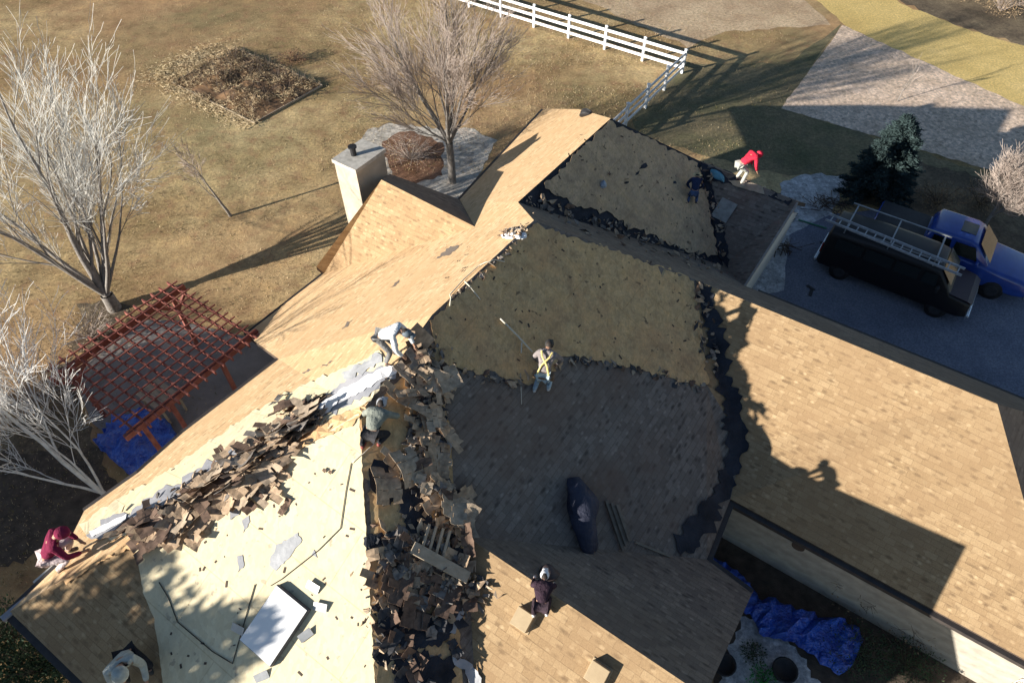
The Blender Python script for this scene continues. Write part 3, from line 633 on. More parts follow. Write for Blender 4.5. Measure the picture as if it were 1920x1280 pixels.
for s_ in range(8):
    vv, ff = sheetmesh(50+s_, [3,4,2,5,3,4,2,6][s_], [3,2,4,2,2,3,3,1][s_], [.5,.9,.3,.8,1.1,-.5,.9,.6][s_])
    for mi_ in range(4):
        me = bpy.data.meshes.new('torn_shingle_sheet'); me.from_pydata(vv, [], ff); me.materials.append(frag_mats[mi_]); bigp.setdefault(mi_, []).append(me)
def bigscrap(px, py, label, group, lift, heading, cols, tilt=.25, sc=1.0):
    h_, n_ = hit(px, py)
    if h_ is None: return
    o_ = bpy.data.objects.new('torn_shingle_sheet', rnd.choice(bigp[rnd.choice(cols)])); C.objects.link(o_)
    f_ = (heading-n_*heading.dot(n_)).normalized(); r_ = f_.cross(n_)
    m3 = Matrix((r_, f_, n_)).transposed() @ Matrix.Rotation(rnd.gauss(0, tilt), 3, 'Z') @ Matrix.Rotation(rnd.gauss(.02, tilt*.3), 3, 'X') @ Matrix.Rotation(rnd.gauss(0, tilt*.25), 3, 'Y')
    o_.matrix_world = Matrix.Translation(h_+n_*lift) @ m3.to_4x4() @ Matrix.Diagonal((sc, sc, sc, 1)); md = o_.modifiers.new('Solidify', 'SOLIDIFY'); md.thickness = .006; tag(o_, label, 'shingle sheet', group)
for k in range(52):
    t = k/52*(len(rid)-1.001); i_ = int(t); p = lerp(rid[i_], rid[i_+1], t-i_)
    bigscrap(p[0]+rnd.gauss(0,6), p[1]+rnd.gauss(4,12), 'wide torn shingle sheet sagging in the heap along the sunlit ridge', 'torn shingle sheets heaped along the ridge', .12+rnd.random()*.15, DA*1.0+DB*rnd.uniform(-.6,.3), (0,0,3,2,1,1), .22, .92)
for k, (x, y, n_c) in enumerate([(345,985,3),(372,968,4),(395,940,3),(480,905,4),(500,888,4),(522,862,4),(540,838,3)]):
    for j in range(n_c): bigscrap(x+j*5-8, y+j*9-14, 'torn shingle sheet hanging in rows onto the bright decking', 'torn shingle sheets hanging onto the bright decking', .16-.03*j, DA, (0,3,0,1), .07, .8)
for x, y, c_ in [(815,725,(0,3)),(790,715,(0,)),(822,745,(0,3)),(800,760,(0,)),(825,780,(3,)),(790,790,(0,)),(838,800,(0,3)),(762,870,(0,3)),(745,900,(0,)),(780,862,(3,)),(820,900,(0,)),(838,930,(0,3)),(845,965,(0,)),(855,990,(0,3)),(770,700,(2,)),(765,745,(2,0)),(850,985,(3,))]:
    bigscrap(x, y, 'wide tan shingle sheet lying torn in the sun below the ridge end', 'torn shingle sheets lying below the ridge end', .1+rnd.random()*.12, DA*rnd.choice((1,-1))+DB*rnd.uniform(-.8,.8), c_, .3, .9)
for x, y, c_ in [(735,1085,(1,0)),(765,1095,(1,)),(800,1075,(1,0)),(835,1085,(1,0)),(860,1080,(0,)),(780,1118,(1,)),(820,1110,(1,0)),(850,1115,(1,)),(800,1030,(1,)),(745,1060,(2,1)),(850,1040,(0,2))]:
    bigscrap(x, y, 'brown shingle sheet with rows of tabs in the pile low in the valley', 'brown shingle sheets piled low in the valley', .05+rnd.random()*.07, DA-DB*.45, c_, .2, .95)
# the small unsortable rubble between the strips
rb = MB(); rr = random.Random(9)
def rub(poly_pts, n, s0=.03, s1=.10, spread=14, lift=.12):
    for k in range(n):
        t = rr.random()*(len(poly_pts)-1.001); i_ = int(t); p = lerp(poly_pts[i_], poly_pts[i_+1], t-i_)
        h_, n_ = hit(p[0]+rr.gauss(0,spread), p[1]+rr.gauss(0,spread))
        if h_ is None: continue
        s_ = rr.uniform(s0, s1)*1.25; q_ = (n_*1.6+Vector((rr.gauss(0,.75), rr.gauss(0,.75), rr.gauss(0,.75)))).normalized(); u_ = q_.orthogonal().normalized(); u_.rotate(Matrix.Rotation(rr.random()*6.28, 3, q_)); w_ = q_.cross(u_)
        c_ = h_+n_*rr.random()*lift; kk = rr.randint(4,6); L_ = rr.uniform(1,2.6); ring = [c_+(u_*math.cos(6.283*i/kk)*L_+w_*math.sin(6.283*i/kk))*s_*rr.uniform(.45,1.1)+q_*rr.gauss(0,s_*.3) for i in range(kk)]
        rb.add(ring+[r_-q_*.012 for r_ in ring], [tuple(range(kk)), tuple(range(2*kk-1,kk-1,-1))]+[(i,i+kk,(i+1)%kk+kk,(i+1)%kk) for i in range(kk)], rr.choice((0,0,3,1,2,4)))
rub(rid, 1000, .02, .085); rub(val, 700, .02, .085, spread=16); rub([(760,1010),(790,1060),(830,1100),(860,1100)], 450, spread=28); rub([(750,1010),(730,1150),(760,1260)], 260, .03, .08, 26, .03)
rub([(1310,540),(1330,640),(1345,700)], 60, .03, .08, 8); rub([(1000,385),(1150,430),(1340,500)], 160, .02,.09,9); rub([(1320,320),(1340,400),(1358,480)], 60,.02,.08,6)
rub([(850,560),(990,440)], 40, .02, .06, 3, .05); rub([(815,692),(960,718),(1080,672),(1200,696),(1320,728)], 120, .02, .08, 4, .05); rub([(945,440),(965,436),(980,432)], 40, .03, .07, 3)
o = rb.build('shingle_rubble', frag_mats); tag(o, 'loose rubble of broken shingle bits along ridge and valleys', 'debris', kind='stuff')
# small white bits pile near ridge
wb = MB()
for k in range(34):
    h_, n_ = hit(rr.uniform(942,985), rr.uniform(430,448)); wb.ball(h_+n_*.03, (rr.uniform(.03,.09), rr.uniform(.03,.07), .03), 6, 4)
o = wb.build('plaster_bits', M['white']); tag(o, 'small white torn wrapper bits lying on the ridge', 'debris', kind='stuff')

# boards, rolls
def slab(name, px, py, sx, sy, sz, mat, head, label, cat, lift=.05, tilt=0, group=None):
    h_, r_, f_, n_ = plant_frame(px, py, head); m3 = Matrix((r_, f_, n_)).transposed() @ Matrix.Rotation(tilt, 3, 'X'); mb = MB()
    mb.box((0,0,0), (sx, sy, sz), m3); o_ = mb.build(name, mat); o_.location = h_+n_*lift; bevel(o_, .008); tag(o_, label, cat, group); return o_
slab('board', 820, 1056, 1.3, .24, .04, M['timber'], DA*.9-DB*.25, 'wide grey board lying across the brown shingle pile', 'board', .22)
slab('board', 1358, 395, .62, .78, .02, flat('grey_panel', (.30,.30,.28)), DA*1.0+DB*.1, 'square grey panel lying on the small dark roof below the red-hooded worker', 'panel', .06)
slab('board', 782, 640, .55, .4, .02, frag_mats[0], DA, 'brown shingle bundle held up beside the white-shirted worker', 'shingle bundle', .25, .7)
for k in range(4):
    slab('board', 792+k*13, 1012+k*4, .06, .62, .03, M['timber'], DA+DB*-.5, 'grey batten, one of four side by side on the shingle pile', 'board', .18, 0, 'battens on the shingle pile')
# dark wrapped roll and timber bundle on the shaded slope
def lump(name, px, py, L, wd, ht, head, mat, label, cat, seed=1, crk=.05):
    h_, r_, f_, n_ = plant_frame(px, py, head); vs = []; fs = []; nu, nv = 14, 12
    for i in range(nu+1):
        t = i/nu; y = (t-.5)*L; k = max(.12, math.sin(math.pi*min(max(t,.02),.98))**.45)
        for j in range(nv):
            q = math.pi*2*j/nv; cz = math.sin(q); d = noise.noise(Vector((y*2.2, math.cos(q)*1.3, cz*1.3+seed)))*crk*2.2
            vs.append(h_ + r_*(math.cos(q)*wd/2*k+d) + f_*y + n_*(max(-.02, (cz+.55)*ht/1.55*k)+d*.5))
    for i in range(nu):
        for j in range(nv): fs.append((i*nv+j, i*nv+(j+1)%nv, (i+1)*nv+(j+1)%nv, (i+1)*nv+j))
    fs.append(tuple(range(nv))[::-1]); fs.append(tuple(nu*nv+j for j in range(nv)))
    o_ = mk(name, vs, fs, mat, None, True); tag(o_, label, cat); return o_
hd1 = (at(1065,920,3.5)-at(1105,1020,3.5))
lump('wrapped_roll', 1088, 968, 1.75, .72, .42, hd1, M['bag'], 'dark blue wrapped roll lying on the shaded dark shingle slope', 'roll', 3, .06)
hd2 = (at(1140,950,3.5)-at(1185,1020,3.5)).normalized()
for k in range(3):
    slab('board', 1150+k*6, 985-k*2, .09, 1.15-.15*k, .05, flat('dark_timber', (.16,.13,.10)), hd2, 'grey plank in the small stack beside the dark wrapped roll', 'board', .06+.045*k, 0, 'planks stacked beside the dark roll')
slab('board', 1222, 1030, .06, 1.0, .04, flat('dark_timber', (.2,.17,.13)), DB+DA*.35, 'thin plank lying at the lower edge of the shaded slope', 'board', .05)
lump('tool_bag', 1100, 216, .5, .28, .26, DB, M['black'], 'black tool bag sitting on the far end of the ridge', 'bag', 5)
lump('tool_bag', 1129, 346, .3, .22, .16, DA, flat('pale_blue_bag', (.35,.40,.46)), 'small pale blue-grey tool pouch alone on the far shaded decking', 'bag', 6)
lump('tool_bag', 1028, 1078, .5, .4, .22, DA, flat('maroon_bag', (.07,.05,.05)), 'dark brown tool bag on the hip just behind the lowest worker', 'bag', 8)
lump('folded_sheet', 1346, 330, .7, .25, .12, DB+DA*-.6, flat('sky_blue_cloth', (.12,.32,.42)), 'pale blue sheet draped on the felt beside the red-hooded worker', 'sheet', 9)
# gutter downspout stuff at chimney roof
sp = MB(); sp.bar(at(840,372,3.2), at(858,385,3.0), .05, .05); sp.build('downspout', M['white'], HOUSE)
# end piece at lower left eave
pc = MB(); p0 = v['C']; pc.bar(p0+Vector((-.1,-.15,-.05)), p0+Vector((.35,.45,-.05)), .14, .1); pc.build('eave_bracket', flat('grey_trim', (.30,.30,.33)), HOUSE)

# ---------------------------------------------------------------- people
def skinned(name, nodes, edges, mat, parent, sub=1, root=0):
    me = bpy.data.meshes.new(name); me.from_pydata([tuple(n_[0]) for n_ in nodes], edges, []); me.materials.append(mat)
    o_ = bpy.data.objects.new(name, me); C.objects.link(o_); o_.parent = parent
    md = o_.modifiers.new('Skin', 'SKIN'); md.use_smooth_shade = True
    if not me.skin_vertices: pass
    for i, n_ in enumerate(nodes):
        sv = me.skin_vertices[0].data[i]; r_ = n_[1]; sv.radius = r_ if isinstance(r_, tuple) else (r_, r_); sv.use_root = (i == root)
    s_ = o_.modifiers.new('Sub', 'SUBSURF'); s_.levels = sub; s_.render_levels = sub
    return o_
SKIN = flat('skin', (.42,.24,.16), .6, var=.08); HAIR = flat('dark_hair', (.03,.022,.018), .7)
POSES = {
 'bend': dict(pel=(0,-.22,.84), che=(0,.14,1.10), nec=(0,.30,1.16), hea=(0,.42,1.13), hd=(0,.5,1.02), elb=(.30,.30,.80), han=(.20,.46,.50), kne=(.17,.06,.46), ank=(.20,-.10,.08)),
 'crouch': dict(pel=(0,-.20,.42), che=(0,.08,.78), nec=(0,.20,.92), hea=(0,.30,.98), hd=(0,.38,.88), elb=(.25,.22,.56), han=(.13,.40,.30), kne=(.22,.22,.42), ank=(.18,-.05,.08)),
 'kneel': dict(pel=(0,-.16,.50), che=(0,.16,.80), nec=(0,.30,.90), hea=(0,.41,.92), hd=(0,.5,.82), elb=(.30,.36,.50), han=(.17,.50,.14), kne=(.18,.12,.09), ank=(.16,-.34,.10)),
 'low': dict(pel=(0,-.22,.34), che=(0,.14,.46), nec=(0,.28,.50), hea=(0,.39,.49), hd=(0,.47,.41), elb=(.30,.28,.24), han=(.19,.48,.08), kne=(.20,.06,.10), ank=(.15,-.38,.09)),
 'sit': dict(pel=(0,-.10,.14), che=(0,-.02,.56), nec=(0,.04,.72), hea=(0,.09,.84), hd=(0,.2,.82), elb=(.30,.12,.40), han=(.16,.34,.30), kne=(.17,.34,.42), ank=(.14,.56,.08)),
}
def cloth(name, c): return noisy(name, tuple(x*.72 for x in c), tuple(min(1, x*1.2) for x in c), 9, rough=.9, bs=1.0, bscale=9, bdist=.05, spec=.1)
def mirror(p): return (-p[0], p[1], p[2])
def person(px, py, head, pose, label, top, legs, hat=None, hood=False, cap=None, harness=False, sc=1.0, asym=.05, shoes=(.08,.07,.06), gloves=None, hem=None):
    h_, n_ = hit(px, py)
    if h_ is None: h_ = at(px, py, 3)
    root = empty('person', h_, math.atan2(-head.x, head.y)); root.scale = (sc, sc, sc)
    tag(root, label, 'person')
    rn = random.Random(int(px)); P = {k: Vector(q) for k, q in POSES[pose].items()}
    L = {}; Rr = {}
    for k in ('elb','han','kne','ank'):
        j = Vector((rn.gauss(0,asym), rn.gauss(0,asym), rn.gauss(0,asym*.5))) if k != 'ank' else Vector((0, rn.gauss(0,asym*1.5), 0))
        L[k] = Vector(P[k])+j; Rr[k] = Vector(mirror(P[k]))-Vector((j.x, j.y, j.z*-1))
    shz = P['che'] + (P['nec']-P['che'])*.45
    shl = shz+Vector((.19,0,0)); shr = shz-Vector((.19,0,0)); hil = P['pel']+Vector((.10,0,-.03)); hir = P['pel']-Vector((.10,0,.03))
    tor = (P['che']+P['pel'])/2
    def toe(a): return a+Vector((0,.15,-.035))
    # one continuous body, from the pelvis to head, fingers and feet
    nd = [(P['pel'], (.13,.10)), (tor, (.12,.09)), (P['che'], (.15,.10)), (P['nec'], .055), (P['hea'], .088), (P['hd'], .075)]
    ed = [(0,1),(1,2),(2,3),(3,4),(4,5)]
    face = (P['hd']-P['hea']).normalized()
    nd.append((P['hd']+face*.07, .02)); ed.append((5, 6))
    for sd, sh_, A_ in ((1, shl, L), (-1, shr, Rr)):
        i0 = len(nd); wr = A_['elb'] + (A_['han']-A_['elb'])*.86; dr = (A_['han']-A_['elb']).normalized()
        nd += [(sh_, .062), (A_['elb'], .045), (wr, .03), (A_['han'], (.038,.022))]; ed += [(2,i0),(i0,i0+1),(i0+1,i0+2),(i0+2,i0+3)]
        side = dr.cross(Vector((0,1,.2))).normalized()
        for fi, (o_f, ln) in enumerate(((-.030,.062),(-.010,.078),(.011,.074),(.030,.058))):
            b1 = A_['han']+dr*.035+side*o_f; k1 = len(nd)
            nd += [(b1+dr*ln*.5, .0095), (b1+dr*ln*.85+Vector((0,.012,-.02)), .008)]; ed += [(i0+3,k1),(k1,k1+1)]
        k1 = len(nd); nd += [(A_['han']-dr*.01+side*.045*-sd, .012), (A_['han']+dr*.035+side*.062*-sd, .010)]; ed += [(i0+3,k1),(k1,k1+1)]
    for hp, A_ in ((hil, L), (hir, Rr)):
        i0 = len(nd); nd += [(hp, .082), (A_['kne'], .055), (A_['ank'], .036), (toe(A_['ank']), .04)]; ed += [(0,i0),(i0,i0+1),(i0+1,i0+2),(i0+2,i0+3)]
    skinned('body', nd, ed, SKIN, root)
    # shirt or jacket
    nd = [(P['pel']+Vector((0,0,.03)), (.165,.13)), (tor, (.165,.13)), (P['che'], (.19,.145)), (P['nec']-(P['nec']-P['che'])*.25, .085)]; ed = [(0,1),(1,2),(2,3)]
    for sh_, A_ in ((shl, L), (shr, Rr)):
        i0 = len(nd); wr = A_['elb']+(A_['han']-A_['elb'])*.8
        nd += [(sh_, .085), (A_['elb'], .064), (wr, .048)]; ed += [(2,i0),(i0,i0+1),(i0+1,i0+2)]
    skinned('jacket', nd, ed, top, root)
    nd = [(P['pel'], (.155,.12))]; ed = []
    for hp, A_ in ((hil, L), (hir, Rr)):
        i0 = len(nd); nd += [(hp, .105), (A_['kne'], .078), (A_['ank']+Vector((0,0,.04)), .06)]; ed += [(0,i0),(i0,i0+1),(i0+1,i0+2)]
    skinned('trousers', nd, ed, legs, root)
    for A_ in (L, Rr): skinned('boot', [(A_['ank']+Vector((0,-.03,0)), .052), (A_['ank']+Vector((0,.06,-.03)), .05), (toe(A_['ank'])+Vector((0,.02,0)), .042)], [(0,1),(1,2)], flat('boot', shoes), root)
    if gloves:
        for A_ in (L, Rr):
            dr = (A_['han']-A_['elb']).normalized(); skinned('glove', [(A_['han']-dr*.06, .036), (A_['han']+dr*.02, (.048,.034)), (A_['han']+dr*.06, (.04,.028))], [(0,1),(1,2)], gloves, root)
    # head gear, hair, eyes
    up = (P['hea']-P['nec']).normalized()*.3+Vector((0,0,1)); up.normalize(); hc = (P['hea']+P['hd'])/2
    if hood:
        mb = MB(); mb.ball(hc+up*.01-face*.025, (.125,.135,.13), 14, 9); mb.build('hood', top, root, True)
    else:
        mb = MB(); mb.ball(hc+up*.028-face*.03, (.098,.112,.105), 12, 8); mb.build('hair', HAIR, root, True)
    if hat:
        mb = MB(); q = up.to_track_quat('Z','Y').to_matrix(); hh = MB()
        for i in range(24):
            for rr_, zz in ((.20,.05),(.115,.055),(.10,.13),(.0,.155)):
                t = 2*math.pi*i/24; hh.v.append(hc + q @ Vector((rr_*math.cos(t), rr_*math.sin(t), zz)))
        for i in range(24):
            for j in range(3): a_1 = i*4+j; b_1 = ((i+1) % 24)*4+j; hh.f.append((a_1, b_1, b_1+1, a_1+1)); hh.m.append(0)
        hh.build('hat', hat, root, True)
    if cap:
        mb = MB(); mb.ball(hc+up*.045-face*.01, (.112,.125,.10), 12, 8)
        side = face.cross(up).normalized(); f2 = (face-up*face.dot(up)).normalized(); b0 = hc+up*.05+f2*.10
        mb.add([b0-side*.075, b0+side*.075, b0+side*.06+f2*.10-up*.01, b0-side*.06+f2*.10-up*.01, b0-side*.075+up*.012, b0+side*.075+up*.012, b0+side*.06+f2*.10+up*.002, b0-side*.06+f2*.10+up*.002], [(0,1,2,3),(7,6,5,4),(0,4,5,1),(1,5,6,2),(2,6,7,3),(3,7,4,0)])
        mb.build('cap', cap, root, True)
    ey = MB(); side = face.cross(up).normalized()
    for s_ in (-1, 1): ey.ball(P['hd']+face*.062+up*.022+side*s_*.03, .011, 6, 5)
    ey.build('eyes', HAIR, root)
    ea = MB()
    for s_ in (-1, 1): ea.ball(hc+side*s_*.09, (.018,.026,.034), 6, 5)
    ea.build('ears', SKIN, root)
    if harness:
        for s_ in (-1, 1):
            mb = MB(); bk = Vector((0,0,1)); c_ = P['che']; p_ = P['pel']; ax = (c_-p_).normalized(); nrm = ax.cross(Vector((1,0,0))); nrm = nrm if nrm.z > 0 else -nrm
            pts = [p_+Vector((s_*.14,0,0))+nrm*.10, tor+Vector((s_*.07,0,0))+nrm*.165, c_+Vector((s_*-.09,0,0))+nrm*.175, c_+ax*.12+Vector((s_*-.13,0,0))+nrm*.10]
            mb.tube(pts, .022, 6); mb.build('harness_strap', flat('harness_yellow', (.75,.62,.22)), root)
        mb = MB(); pts = [P['pel']+Vector((.185*math.cos(t), .15*math.sin(t), .02)) for t in [i*math.pi/8 for i in range(17)]]; mb.tube(pts, .028, 6); mb.build('tool_belt', flat('belt_brown', (.16,.10,.06)), root)
        for s_ in (-1, 1):
          mb = MB(); mb.box(P['pel']+Vector((s_*.21,.02,-.06)), (.10,.14,.18))
          bevel(mb.build('tool_pouch', flat('pouch_brown', (.20,.13,.08)), root), .02)
    return root
DBn = Vector((1,-.2,0)); up_pic = Vector((0,1,0))
person(1388, 343, Vector((1,.35,0)), 'bend', 'worker in a red hooded jacket and pale trousers bent over on the far small roof', cloth('red_jacket', (.62,.035,.07)), cloth('pale_work_trousers', (.50,.50,.46)), hood=True, shoes=(.5,.45,.36))
person(1298, 374, Vector((.25,1,0)), 'kneel', 'worker in a tan sun hat and dark blue clothes crouched on the far shaded decking', cloth('navy_shirt', (.035,.05,.11)), cloth('blue_jeans', (.10,.14,.25)), hat=flat('tan_hat', (.55,.42,.22)), sc=.85)
person(738, 676, Vector((1,-.25,0)), 'bend', 'worker in a white long-sleeved shirt and grey trousers bent over at the sunlit ridge', cloth('white_shirt', (.80,.82,.84)), cloth('grey_trousers', (.20,.20,.20)), cap=flat('slate_cap', (.10,.13,.16)), sc=.93)
person(1020, 716, Vector((.25,1,0)), 'kneel', 'worker in a grey shirt, tool belt and pale jeans kneeling roped on the shaded decking', cloth('mauve_grey_shirt', (.27,.24,.24)), cloth('pale_jeans', (.40,.50,.56)), cap=flat('black_cap', (.03,.03,.03)), harness=True, sc=.97, shoes=(.5,.5,.5))
person(708, 812, Vector((.25,1,0)), 'low', 'worker in a grey-green shirt and pale cap crouching just below the ridge in shade', cloth('grey_green_shirt', (.23,.25,.22)), cloth('dark_trousers', (.04,.04,.045)), cap=flat('light_grey_cap', (.38,.40,.44)), shoes=(.25,.06,.05))
person(128, 1052, Vector((1,.5,0)), 'crouch', 'worker in a maroon hoodie and pale jeans bent over at the lower left eave', cloth('maroon_hoodie', (.19,.022,.06)), cloth('pale_pink_jeans', (.62,.52,.52)), hood=True, sc=1.1)
person(262, 1262, Vector((.55,-.8,0)), 'crouch', 'worker in a pale grey-green hooded top crouching in shade at the bottom left', cloth('grey_green_hoodie', (.42,.46,.44)), cloth('black_trousers', (.03,.03,.035)), hood=True, sc=1.15)
person(1016, 1126, Vector((.15,1,0)), 'low', 'worker in dark purple clothes and a white helmet crouched on the lower sunlit slope', cloth('dark_purple_top', (.045,.028,.04)), cloth('dark_purple_trousers', (.05,.035,.045)), cap=flat('white_cap', (.8,.8,.84)), sc=.82, shoes=(.6,.58,.58), gloves=flat('glove', (.5,.45,.45)))

# ---------------------------------------------------------------- trees
def tree_mesh(base, h, lean, seed, spread=.5, levels=5, trunk_r=.2, nb=(3,5), up=.25, fork=.3, stems=1, twigs=True, ratio=.68, start_dirs=None, thin=1.0, h0=0):
    rn = random.Random(seed); big = MB(); tw = MB(); base = Vector(base)
    def branch(p, d, L, r, lev):
        n = 5 if lev < 2 else (4 if lev < 4 else 3); pts = [p]; rs_ = [r]; q = p; dd = d.copy()
        for i in range(n):
            dd = (dd + Vector((rn.gauss(0,.05+.025*lev), rn.gauss(0,.05+.025*lev), rn.gauss(0,.05)+up*.12))).normalized()
            q = q + dd*L/n; pts.append(q); rs_.append(r*(1-.55*(i+1)/n))
        rs_ = [max(q_, (.0095 if lev < 3 else .0058)*thin) for q_ in rs_]
        (big if lev < 3 else tw).tube(pts, rs_, 7 if lev == 0 else (5 if lev < 3 else 3), cap=False)
        if lev >= levels: return
        k = rn.randint(*nb) + (1 if lev > 1 else 0) + (1 if lev > 2 else 0)
        for j in range(k):
            t = fork + (1-fork)*(j+.6*rn.random())/k; i = min(n-1, int(t*n)); pp = pts[i].lerp(pts[i+1], t*n-i)
            dl = (pts[i+1]-pts[i]).normalized(); ax = dl.orthogonal().normalized(); ax.rotate(Matrix.Rotation(rn.random()*6.283, 3, dl))
            ang = spread*rn.uniform(.6, 1.25); nd_ = (dl*math.cos(ang)+ax*math.sin(ang)).normalized()
            branch(pp, nd_, L*ratio*rn.uniform(.75,1.1)*(1-.25*t), rs_[i]*.56*rn.uniform(.7,1), lev+1)
        branch(pts[-1], dd, L*ratio*.9, rs_[-1], lev+1)
    if h0: big.tube([base-Vector((0,0,.1)), base+Vector((.02,0,h0*.5)), base+Vector((0,.02,h0*1.03))], [trunk_r*1.15, trunk_r, trunk_r*.95], 9, cap=False); base = base+Vector((0,.02,h0))
    if start_dirs:
        for d, L, r in start_dirs: branch(base, Vector(d).normalized(), L, r, 0)
    else: branch(base, Vector(lean).normalized(), h, trunk_r, 0)
    return big, tw
def tree(name, px, py, h, seed, label, tmat, bmat, z=0, **kw):
    p = at(px, py, z); root = empty(name, p); root['rooted'] = 1; tag(root, label, 'tree')
    b, t = tree_mesh(p, h, kw.pop('lean', (0,0,1)), seed, **kw)
    b.build('trunk', tmat, root, True); t.build('crown', bmat, root, False); return root
tree('bare_tree', 215, 578, 3.2, 3, 'large pale bare tree with spreading limbs at the left beside the pergola', M['bark'], M['twig'], levels=4, nb=(2,4), spread=.45, fork=.2, ratio=.80, up=.16,
     h0=.7, trunk_r=.24, start_dirs=[((-.2,.12,1),4.0,.16),((.12,.45,1),3.7,.12),((-.45,-.3,1),3.6,.12),((.5,.05,1),3.2,.09),((-.1,.75,.9),3.4,.09),((-.75,.3,.9),3.8,.10),((.35,.5,.9),3.0,.07),((-.35,.55,1),3.6,.09)])
tree('bare_tree', 848, 342, 2.6, 8, 'bare round-crowned tree growing behind the roof next to the chimney', M['bark'], M['twig_brown'], levels=4, nb=(3,4), spread=.38, ratio=.80, up=.20,
     fork=.2, h0=2.0, trunk_r=.17, start_dirs=[((-.05,.05,1),3.2,.12),((.35,.1,1),2.8,.09),((-.4,.15,1),2.9,.09),((.05,.5,1),2.8,.09),((-.1,-.4,1),2.7,.08),((.55,.45,.8),2.6,.07),((-.6,.5,.8),2.7,.07),((-.7,-.1,.7),2.2,.05)])
tree('bare_tree', 432, 405, 1.6, 5, 'small slim bare tree on the open grass between pergola and garden bed', M['bark'], M['twig_brown'], levels=4, nb=(2,3), spread=.55, ratio=.78, lean=(-.15,.05,1), trunk_r=.075, up=.3, fork=.45)
tree('birch_tree', 195, 925, 2.6, 12, 'white barked bare tree leaning over the lower left corner', M['birch'], M['birch'], levels=4, nb=(2,4), spread=.50, ratio=.78, up=.2,
     start_dirs=[((-.38,.15,1),4.0,.085),((-.1,.45,1),3.0,.045),((-.8,-.05,.7),2.9,.045),((-.25,.15,1),2.6,.04)])
tree('bare_tree', 1845, 425, 1.6, 15, 'pale bare tree standing at the right edge behind the blue pickup', M['bark'], M['twig_brown'], levels=4, nb=(5,6), spread=.55, ratio=.82, up=.3, lean=(.1,.15,1), trunk_r=.08, fork=.15)
tree('sapling', 1683, 190, 1.1, 19, 'thin bare sapling at the edge of the house shadow on the gravel plot', M['bark'], M['twig_brown'], levels=3, nb=(2,3), spread=.35, ratio=.8, trunk_r=.03, up=.5)
tree('bare_tree', 1000, -70, 2.8, 23, 'bare tree rising beyond the far end of the white fence', M['bark'], M['twig_brown'], levels=4, nb=(3,4), spread=.5, ratio=.72, trunk_r=.15, up=.3) if False else None

def foliage(mb, c, r, n, rn, s0, s1, cone=False, hgt=0):
    for k in range(n):
        if cone:
            t = rn.random()**.75; z_ = hgt*(1-t)*rn.uniform(.96,1.0); rad = r*(.06+.94*t)*(.45+.6*rn.random()**.5)*(1+.18*math.sin(z_*9+rn.random())); q = rn.random()*6.283
            p = Vector((c[0]+rad*math.cos(q), c[1]+rad*math.sin(q), c[2]+z_)); out = Vector((math.cos(q), math.sin(q), .25))
        else:
            d = Vector((rn.gauss(0,1), rn.gauss(0,1), rn.gauss(0,1))).normalized(); rr_ = rn.random()**.45; f_ = 1+.35*noise.noise(d*2.1+Vector(c))
            p = Vector(c)+Vector((d.x*r[0], d.y*r[1], d.z*r[2]))*rr_*f_
            if p.z < .02: p.z = rn.random()*.1
            out = d
        out = (out+Vector((rn.gauss(0,.45), rn.gauss(0,.45), rn.gauss(0,.45)))).normalized(); sd = out.orthogonal().normalized(); sd.rotate(Matrix.Rotation(rn.random()*6.28, 3, out)); s_ = rn.uniform(s0, s1)
        mb.add([p-sd*s_*.35, p+sd*s_*.35, p+out*s_+sd*s_*.06], [(0,1,2)])
def conifer(px, py, h, r, n, seed, label, mat, at_=None, name='spruce_tree'):
    p = at_ or at(px, py); root = empty(name, p); root['rooted'] = 1; tag(root, label, 'tree'); rn = random.Random(seed)
    tk = MB(); tk.tube([p, p+Vector((0,0,h*.5)), p+Vector((0,0,h*.97))], [.12,.07,.015], 7); tk.build('trunk', M['bark'], root, True)
    cr = MB()
    nb_ = int(h*44)
    for i in range(nb_):      # drooping boughs
        t = (i+rn.random())/nb_; z_ = h*(1-t)*.98+.05; L = r*(.10+.90*t**.75)*rn.uniform(.72,1.1); q = rn.random()*6.283; d = Vector((math.cos(q), math.sin(q), 0))
        a_1 = p+Vector((0,0,z_)); e1 = a_1+d*L+Vector((0,0,-.12*L+.1))
        for k in range(int(n/nb_)):
            s_ = rn.random()**.6; c_ = a_1.lerp(e1, s_)+Vector((rn.gauss(0,.07),rn.gauss(0,.07),rn.gauss(0,.04))); o_ = (d*.8+Vector((rn.gauss(0,.6),rn.gauss(0,.6),rn.gauss(.1,.3)))).normalized()
            sd = o_.orthogonal().normalized(); sd.rotate(Matrix.Rotation(rn.random()*6.28, 3, o_)); z1 = rn.uniform(.07,.17); cr.add([c_-sd*z1*.22, c_+sd*z1*.22, c_+o_*z1], [(0,1,2)])
    cr.build('crown', mat, root); return root
conifer(1636, 368, 3.8, 1.8, 60000, 31, 'dense dark spruce with a sunlit tip beside the parked van', M['needle'])
